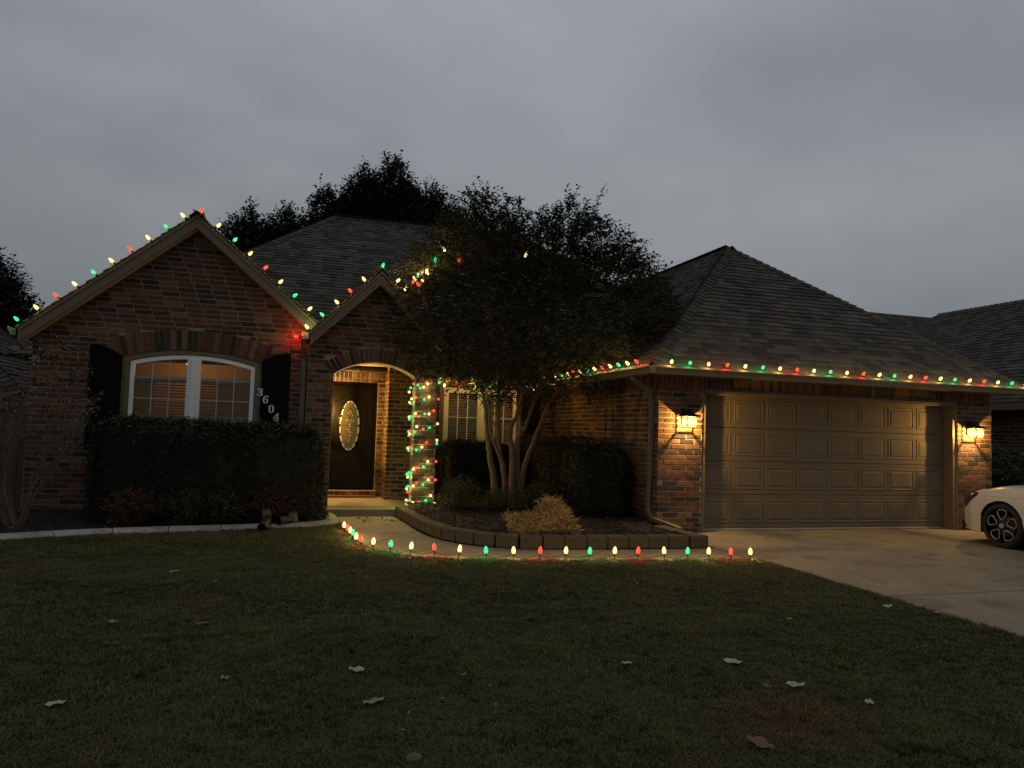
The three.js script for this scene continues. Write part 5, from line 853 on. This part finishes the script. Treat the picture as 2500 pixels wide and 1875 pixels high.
  const tear = Array.from({ length: 28 }, (_, i) => { const t = i / 28 * 6.2832, r = 0.156 + 0.074 * Math.cos(t), w = 0.084 * Math.sin(t) * (0.72 + 0.42 * Math.cos(t)); return [r, w * 1.05]; });
  const face = new THREE.Shape(); face.absarc(0, 0, 0.25, 0, 6.2832); const loops = [0, 1, 2, 3, 4].map((k) => tear.map(([r, w]) => { const a = k / 5 * 6.2832 + 0.3; return [r * Math.cos(a) - w * Math.sin(a), r * Math.sin(a) + w * Math.cos(a)]; })); for (const l of loops) face.holes.push(new THREE.Path(l.map((p) => new THREE.Vector2(...p))));
  const faceG = new THREE.ExtrudeGeometry(face, { depth: 0.03, bevelEnabled: true, bevelThickness: 0.006, bevelSize: 0.006, bevelSegments: 2, curveSegments: 40 }).translate(0, 0, 0.05), rimM = mat([0.035, 0.033, 0.030], { metalness: 0.6, roughness: 0.4 }), lipM = mat([0.36, 0.35, 0.33], { metalness: 0.25, roughness: 0.45 });
  const wheel = (x, s) => { const w = group(car, 'wheel'); w.position.set(x, 0.324, 0.89 + s * 0.77); if (s < 0) w.rotation.y = Math.PI; part(w, 'tyre', tyre, mat([0.014, 0.014, 0.014], { roughness: 0.85 })); part(w, 'rim', faceG, rimM); const lip = new MB(); for (const l of loops) lip.tube([...l, l[0], l[1]].map(([a, b]) => V(a, b, 0.086)), 0.0065, 6); part(w, 'rim_edges', lip.geo(), lipM); part(w, 'hub', new THREE.CylinderGeometry(0.034, 0.036, 0.02, 24).rotateX(Math.PI / 2).translate(0, 0, 0.09), lipM); part(w, 'brake_disc', new THREE.CylinderGeometry(0.15, 0.15, 0.02, 32).rotateX(Math.PI / 2), mat([0.05, 0.05, 0.05], { metalness: 0.6, roughness: 0.5 })); };
  for (const x of arches) for (const s of [1, -1]) wheel(x, s);
}

// ------------------------------------------------------------------ lamps
const WARM = lin(1, 0.61, 0.20);
function lantern(label, pos, turn, power, brim = 0.048) {
  const t = thing('wall_lantern', label, 'lantern', pos, turn, 'lit wall lanterns of the house'), s = 0.075, h = 0.165;
  part(t, 'back_plate', rbox(0.11, 0.24, 0.02, 0.008, 0, 0.09, -0.13), M.iron);
  part(t, 'arm', new MB().tube([V(0, 0.14, -0.125), V(0, 0.19, -0.08), V(0, 0.20, -0.02), V(0, 0.165, 0)], 0.011, 8).geo(), M.iron);
  part(t, 'base', new MB().box(-s - 0.006, s + 0.006, -h / 2 - 0.010, -h / 2, s - 0.006, s + 0.006).box(-s - 0.006, s + 0.006, -h / 2 - 0.010, -h / 2, -s - 0.006, -s + 0.006).box(-s - 0.006, -s + 0.006, -h / 2 - 0.010, -h / 2, -s + 0.0065, s - 0.0065).box(s - 0.006, s + 0.006, -h / 2 - 0.010, -h / 2, -s + 0.0065, s - 0.0065).geo(), M.iron);
  const cap = new MB(); const q = (r, y) => [[-r, y, r], [r, y, r], [r, y, -r], [-r, y, -r]].map((p) => V(...p)); const lv = [q(s + brim - 0.008, h / 2), q(s + brim, h / 2 + 0.012), q(0.045, h / 2 + 0.055), q(0.018, h / 2 + 0.085)];
  for (let i = 0; i + 1 < lv.length; i++) for (let k = 0; k < 4; k++) cap.quad(lv[i][k], lv[i][(k + 1) % 4], lv[i + 1][(k + 1) % 4], lv[i + 1][k]); cap.quad(...lv[3]); cap.quad(...[...lv[0]].reverse()); part(t, 'cap', cap.geo(), M.iron);
  { const c = new MB(); c.prism([[-0.045, h / 2 + 0.055], [0.045, h / 2 + 0.055], [0.085, h / 2 + 0.075], [0.05, h / 2 + 0.09], [0.075, h / 2 + 0.12], [0.02, h / 2 + 0.10], [-0.02, h / 2 + 0.10], [-0.06, h / 2 + 0.12], [-0.05, h / 2 + 0.09], [-0.075, h / 2 + 0.075]], -0.008, 0.008); part(t, 'finial', c.geo(), M.iron); }
  for (const [x, z] of [[-s, -s], [s, -s], [s, s], [-s, s]]) part(t, 'post', bx(x - 0.005, x + 0.005, -h / 2, h / 2, z - 0.005, z + 0.005), M.iron);
  const pane = new THREE.PlaneGeometry(2 * s - 0.011, h - 0.002), gm = pmat([1, 0.88, 0.60], { transmission: 1, roughness: 0.12, thickness: 0, specularIntensity: 0.25 });
  for (let k = 0; k < 4; k++) { const m = part(t, 'lantern_glass', pane, gm); m.position.set(Math.sin(k * Math.PI / 2) * s, 0, Math.cos(k * Math.PI / 2) * s); m.rotation.y = k * Math.PI / 2; }
  part(t, 'lamp_bulb', new THREE.LatheGeometry([[0.0001, -0.035], [0.018, -0.03], [0.029, -0.008], [0.028, 0.012], [0.014, 0.036], [0.0001, 0.04]].map((p) => new THREE.Vector2(...p)), 20), mat([0.9, 0.8, 0.6], { emissive: lin(1, 0.72, 0.32), emissiveIntensity: 10 }));
  part(t, 'bulb_socket', new THREE.CylinderGeometry(0.013, 0.013, 0.045, 12).translate(0, 0.06, 0), M.iron);
  const l = new THREE.PointLight(WARM, power); l.shadow.radius = 0.6; l.castShadow = true; t.add(l); return t;
}
lantern('lit lantern on the brick pier left of the garage door', [-0.31, 1.69, 0.142], 0, LANTERN);
lantern('lit lantern on the brick pier right of the garage door', [5.28, 1.68, 0.142], 0, LANTERN);
lantern('lit porch lantern beside the front door, mostly hidden by the arch', [-5.455, 1.74, -4.0], Math.PI / 2, PORCH, -0.035);

// ------------------------------------------------------------------ string lights
const ORD = ['first', 'second', 'third', 'fourth', 'fifth', 'sixth', 'seventh', 'eighth', 'ninth', 'tenth', 'eleventh', 'twelfth', 'thirteenth', 'fourteenth', 'fifteenth', 'sixteenth', 'seventeenth', 'eighteenth', 'nineteenth', 'twentieth', 'twenty-first', 'twenty-second', 'twenty-third', 'twenty-fourth', 'twenty-fifth'];
const HUES = { w: { n: 'warm white', e: [2.1, 1.5, 0.5], l: [1, 0.68, 0.24], p: 1 }, r: { n: 'red', e: [1.5, 0.09, 0.045], l: [1, 0.04, 0.02], p: 1.2 }, g: { n: 'green', e: [0.02, 1.0, 0.36], l: [0.04, 1, 0.28], p: 0.65 } };
const bulbGeo = (() => { const g = new THREE.LatheGeometry([[0.0115, 0], [0.0165, 0.008], [0.0185, 0.02], [0.0175, 0.034], [0.0135, 0.049], [0.007, 0.060], [0.0001, 0.0645]].map((p) => new THREE.Vector2(p[0] * 1.32, p[1] * 1.3)), 12).toNonIndexed(); g.computeVertexNormals(); return g; })();
const socketGeo = new THREE.CylinderGeometry(0.012, 0.0135, 0.03, 12).translate(0, -0.0135, 0), clipGeo = mergeGeometries([bx(-0.006, 0.006, -0.07, -0.028, -0.002, 0.002), bx(-0.006, 0.006, -0.072, -0.068, -0.002, 0.03)]), stakeGeo = new MB().box(-0.005, 0.005, -0.14, -0.029, -0.001, 0.001).box(-0.001, 0.001, -0.14, -0.029, -0.005, 0.005).geo();
const bulbMat = {}; for (const k in HUES) bulbMat[k] = mat([0.1, 0.08, 0.06], { emissive: lin(...HUES[k].e), emissiveIntensity: 1, roughness: 0.25 });
const bulbProto = {};
function bulb(hue, pos, axis, label, kind) {
  const key = hue + kind; let o;
  if (!bulbProto[key]) {
    o = new THREE.Group(); part(o, 'lamp_bulb', bulbGeo, bulbMat[hue]); part(o, 'socket', socketGeo, M.wire); if (kind === 'stake') part(o, 'stake', stakeGeo, M.wire); else part(o, 'clip', clipGeo, mat([0.25, 0.25, 0.24], { roughness: 0.4 }));
    const l = new THREE.PointLight(lin(...HUES[hue].l), BULB * HUES[hue].p); l.position.y = 0.028; l.shadow.radius = 0.4; l.castShadow = true; o.add(l); bulbProto[key] = o;
  } else o = bulbProto[key].clone();
  o.name = numbered(kind === 'stake' ? 'stake_light' : 'string_light_bulb'); scene.add(o); o.position.copy(pos); o.quaternion.setFromUnitVectors(Y0, axis.clone().normalize());
  return tag(o, label, kind === 'stake' ? 'stake light' : 'light bulb', kind === 'stake' ? 'stake lights along the walk' : 'coloured bulbs of the string lights');
}
function cord(pts, label, r = 0.003) { const m = new THREE.Mesh(new MB().tube(new THREE.CatmullRomCurve3(pts, false, 'centripetal').getPoints(pts.length * 5), r, 5).geo(), M.wire); m.name = numbered('light_cord'); scene.add(m); return tag(m, label, 'cord'); }
srand(113);
{
  const sag = (a, b, d) => [a, a.clone().lerp(b, 0.5).add(V(rr(-0.01, 0.01), -d, 0))];
  const along = (list, label, d = 0.02) => cord(list.flatMap((p, i) => (list[i + 1] ? sag(p, list[i + 1], d) : [p])), label);
  // tall gable: up the left slope, over the peak and down the right one
  let at = []; const GL = 'gwrwgwrwgw'.split(''); const GLp = [[-9.95, 2.82], [-9.71, 3.01], [-9.47, 3.21], [-9.23, 3.40], [-8.99, 3.60], [-8.76, 3.80], [-8.52, 4.00], [-8.28, 4.20], [-8.04, 4.40], [-7.81, 4.60]];
  GLp.forEach(([x, y], i) => { const p = V(x, y, -2.235); at.push(p); bulb(GL[i], p.clone().add(V(-0.02, 0.028, 0)), V(-0.75 + rr(-0.2, 0.1), 0.75, 0.25), `${HUES[GL[i]].n} bulb, ${ORD[i]} up from the gutter on the tall gable's left slope`, 'clip'); });
  bulb('r', V(-7.6, 4.73, -2.235), V(0.35, 0.9, 0.2), 'red bulb standing on the very peak of the tall gable', 'clip'); at.push(V(-7.6, 4.71, -2.235));
  const GR = 'wgwrwgw'.split(''); [[-7.37, 4.50], [-7.12, 4.30], [-6.88, 4.10], [-6.64, 3.90], [-6.40, 3.69], [-6.17, 3.49], [-5.93, 3.29]].forEach(([x, y], i) => { const p = V(x, y, -2.235); at.push(p); bulb(GR[i], p.clone().add(V(0.02, 0.028, 0)), V(0.72, 0.75 + rr(-0.2, 0.1), 0.25), `${HUES[GR[i]].n} bulb, ${ORD[i]} down from the peak on the tall gable's right slope`, 'clip'); });
  along(at, 'dark cord of the bulbs along the tall gable edge', 0.008);
  // entry gable
  at = [V(-5.93, 3.2, -2.2), V(-6.0, 2.97, -2.18)]; bulb('r', V(-6.04, 2.885, -2.36), V(-0.95, 0.1, -0.15), 'red bulb on the short gutter end, glowing on the brick wall', 'clip');
  const EL = 'wgwrwg'.split(''); [[-5.88, 2.965], [-5.65, 3.185], [-5.43, 3.405], [-5.23, 3.605], [-5.02, 3.81], [-4.755, 4.06]].forEach(([x, y], i) => { const p = V(x, y, -2.035); at.push(p); bulb(EL[i], p.clone().add(V(-0.02, 0.026, 0)), i === 5 ? V(0.3, 0.9, 0.2) : V(-0.7, 0.78 + rr(-0.2, 0.1), 0.25), i === 5 ? 'green bulb on the peak of the small entry gable' : `${HUES[EL[i]].n} bulb, ${ORD[i]} up on the entry gable's left slope`, 'clip'); });
  [['w', -4.55, 3.84], ['w', -4.42, 3.71]].forEach(([h, x, y], i) => { const p = V(x, y, -2.035); at.push(p); bulb(h, p.clone().add(V(0.02, 0.026, 0)), V(0.7, 0.7, 0.3), `warm white bulb, ${ORD[i]} down from the peak on the entry gable's right slope`, 'clip'); });
  const tangle = [['r', 0.0, 0.10], ['w', -0.05, 0.05], ['w', 0.07, 0.05], ['g', -0.11, -0.01], ['w', -0.15, -0.08], ['r', -0.2, -0.14], ['w', -0.06, -0.12], ['r', -0.12, -0.2]], where = ['topmost', 'second from the top', 'rightmost', 'only green', 'large middle', 'left lower', 'right lower', 'lowest'];
  tangle.forEach(([h, u, v], i) => { const x = -4.06 + u, y = Math.max(3.99 + v, 4.05 - 0.99 * (x + 4.77) + 0.06), p = V(x, y, -2.3 + 0.05 * i); at.push(p); bulb(h, p.clone().add(V(0, 0.02, 0)), V(rr(-0.6, 0.6), 0.8, rr(0.2, 0.7)), `${HUES[h].n} bulb, ${where[i]} of the tangle on the entry gable's right roof`, 'clip'); });
  along(at, 'dark cord of the bulbs along the entry gable', 0.008);
  // bulbs in the tree
  const inTree = [['w', -3.83, 4.35, 'warm white bulb, highest in the left side of the tree crown'], ['g', -3.97, 4.16, 'green bulb in the upper left of the tree crown'], ['r', -3.58, 4.2, 'small red bulb right of the green one in the crown'], ['w', -4.11, 3.96, 'small warm white bulb at the left rim of the crown'], ['w', -2.46, 4.39, 'lone warm white bulb in the middle of the tree crown']];
  at = []; inTree.forEach(([h, x, y, label], i) => { const p = V(x, y, -1.6); at.push(p); bulb(h, p, V(rr(-0.4, 0.4), 0.8, 0.5), label, 'clip'); }); at.sort((a, b) => a.x - b.x); along(at.map((p) => p.clone().add(V(0, -0.03, -0.02))), 'dark cord strung through the tree crown', 0.06);
  // gutter over the garage side wall and the garage door
  at = []; const RT = 'rwgwrwgwrwgwrwg'.split(''); RT.forEach((h, i) => { const p = V(-1.2, 2.5, 0.2 - i * 0.317); at.push(p); bulb(h, p.clone().add(V(-0.012, 0.032, 0)), V(-0.75, 0.55, 0.15), `${HUES[h].n} bulb, ${ORD[i]} back from the corner on the garage side gutter`, 'clip'); }); at.reverse(); { const m = []; 'wrwgwrwg'.split('').forEach((h, i) => { const p = V(-1.42 - i * 0.305, 2.37, -4.075); m.push(p); bulb(h, p.clone().add(V(0, -0.03, 0.03)), V(-0.2, -0.9, 0.4), `${HUES[h].n} bulb behind the tree, ${ORD[i]} from the right above the window`, 'clip'); }); at.unshift(...m.reverse()); }
  const FR = 'wgwr'; for (let i = 0; i < 23; i++) { const h = FR[i % 4], p = V(-0.84 + i * 0.3085, 2.5, 0.5); at.push(p); bulb(h, p.clone().add(V(0, 0.03, 0.012)), V(-0.35 + rr(-0.15, 0.15), 0.45, 0.75), `${HUES[h].n} bulb, ${ORD[i]} from the left corner on the gutter over the garage door`, 'clip'); }
  along(at, 'dark cord of the bulbs along the garage gutters', 0.012);
  // stake lights along the walk
  const SP = [[-5.33, -0.27, 'w'], [-5.31, -0.01, 'r'], [-5.29, 0.24, 'w'], [-5.275, 0.46, 'g'], [-5.265, 0.78, 'w'], [-5.22, 1.0, 'r'], [-5.1, 1.2, 'w'], [-4.92, 1.4, 'g'], [-4.71, 1.57, 'w'], [-4.46, 1.68, 'r'], [-4.2, 1.83, 'w'], [-3.92, 1.95, 'g'], [-3.61, 2.0, 'w'], [-3.3, 2.02, 'r'], [-3.0, 2.06, 'w'], [-2.73, 2.12, 'g'], [-2.42, 2.13, 'w'], [-2.13, 2.15, 'r'], [-1.81, 2.19, 'w'], [-1.53, 2.24, 'g'], [-1.27, 2.28, 'w'], [-1.0, 2.33, 'r'], [-0.76, 2.37, 'w']];
  const cp = []; SP.forEach(([x, z, h], i) => { const p = V(x, 0.088, z), w = 0.10; cp.push(V(x, 0.07, z), V(x + 0.02, 0.055, z - 0.01)); const n = SP[i + 1]; if (n) { const m = V((x + n[0]) / 2, 0.03, (z + n[1]) / 2 - 0.05); cp.push(m); } bulb(h, p, V(rr(-w, w), 1, rr(-w, w)), `${HUES[h].n} stake light, ${ORD[i]} along the walk from the porch end`, 'stake'); });
  cord(cp, 'dark cord looping between the stake lights along the walk', 0.004);
}
{ // small globe lights wound round the porch pillar: one string, its bulbs are parts
  srand(127); const t = thing('string_lights', 'string of small coloured globe lights wound round the porch pillar', 'string lights'), g = new THREE.SphereGeometry(0.0225, 14, 10), so = new THREE.CylinderGeometry(0.006, 0.006, 0.018, 8);
  const Lf = '-4.19,2.15,g -4.22,2.08,w -4.16,1.96,w -4.2,1.9,w -4.18,1.88,g -4.2,1.65,w -4.19,1.61,g -4.17,1.66,g -4.2,1.4,g -4.19,1.33,r -4.17,1.36,w -4.17,1.41,r -4.2,1.12,w -4.15,1.14,r -4.18,1.08,g -4.2,0.68,g -4.17,0.66,g -4.16,0.71,g -4.18,0.63,w -4.19,0.46,g -4.16,0.48,g -4.17,0.38,r -4.19,0.43,w -4.19,0.24,w -4.16,0.23,g -4.19,0.18,g -4.16,0.18,r'.split(' ');
  const Fr = '-4.14,2.21,r -4.07,2.19,g -4.03,2.14,g -3.97,2.16,w -4.09,1.98,r -3.87,2.0,w -3.95,1.95,g -4.09,1.71,w -4.03,1.66,r -3.93,1.71,g -3.86,1.71,w -4.06,1.49,w -3.95,1.45,r -3.84,1.48,g -4.1,1.4,g -3.88,1.23,r -4.05,1.1,g -3.96,1.15,w -3.85,0.91,w -4.01,0.8,r -3.92,0.82,g -4.09,0.78,w -3.83,0.6,w -4.03,0.55,r -3.92,0.52,g -4.08,0.5,w -3.78,0.34,w -3.86,0.26,g -3.97,0.23,r -4.08,0.22,w -3.83,0.16,g -3.91,0.15,r -3.75,1.97,r -3.78,1.77,r -3.75,1.55,w -3.74,1.27,w -3.76,1.21,g -3.74,0.91,r -3.74,0.6,r -3.76,0.2,w -3.92,2.25,r -3.9,2.22,w -3.73,2.25,g'.split(' ');
  const put = (s, side) => { let [x, y, h] = s.split(','); x = +x; y = +y; const p = side ? V(Math.min(-4.122, x * 0.4 - 4.13 * 0.6), y, -2.34 + (x + 4.12) * 2.2) : V(x, y, ZE + 0.026); if (!side && x > -3.77) p.set(-3.70, y, ZE - 0.02); part(t, 'lamp_bulb', g, bulbMat[h]).position.copy(p); const k = part(t, 'socket', so, M.wire); k.position.copy(p).add(V(0, 0.018, -0.004)); const l = new THREE.PointLight(lin(...HUES[h].l), MINI * { w: 1.15, g: 0.9, r: 0.5 }[h]); l.position.copy(p); l.shadow.radius = 0.4; l.castShadow = true; t.add(l); return p; };
  for (const s of Lf) put(s, 1); for (const s of Fr) put(s, 0);
  const pts = [], o = 0.014, c = [[-4.10 - o, ZE + o], [-3.72 + o, ZE + o], [-3.72 + o, ZE - 0.36 - o], [-4.10 - o, ZE - 0.36 - o]]; for (let i = 0; i <= 40; i++) { const [x, z] = c[i % 4]; pts.push(V(x, 2.24 - 2.08 * i / 40, z)); } const m = new MB(); m.tube(pts, 0.0025, 5); part(t, 'cord', m.geo(), M.wire);
}

scene.traverse((o) => { if (o.isMesh) { o.castShadow = true; o.receiveShadow = true; } });
renderer.render(scene, camera);
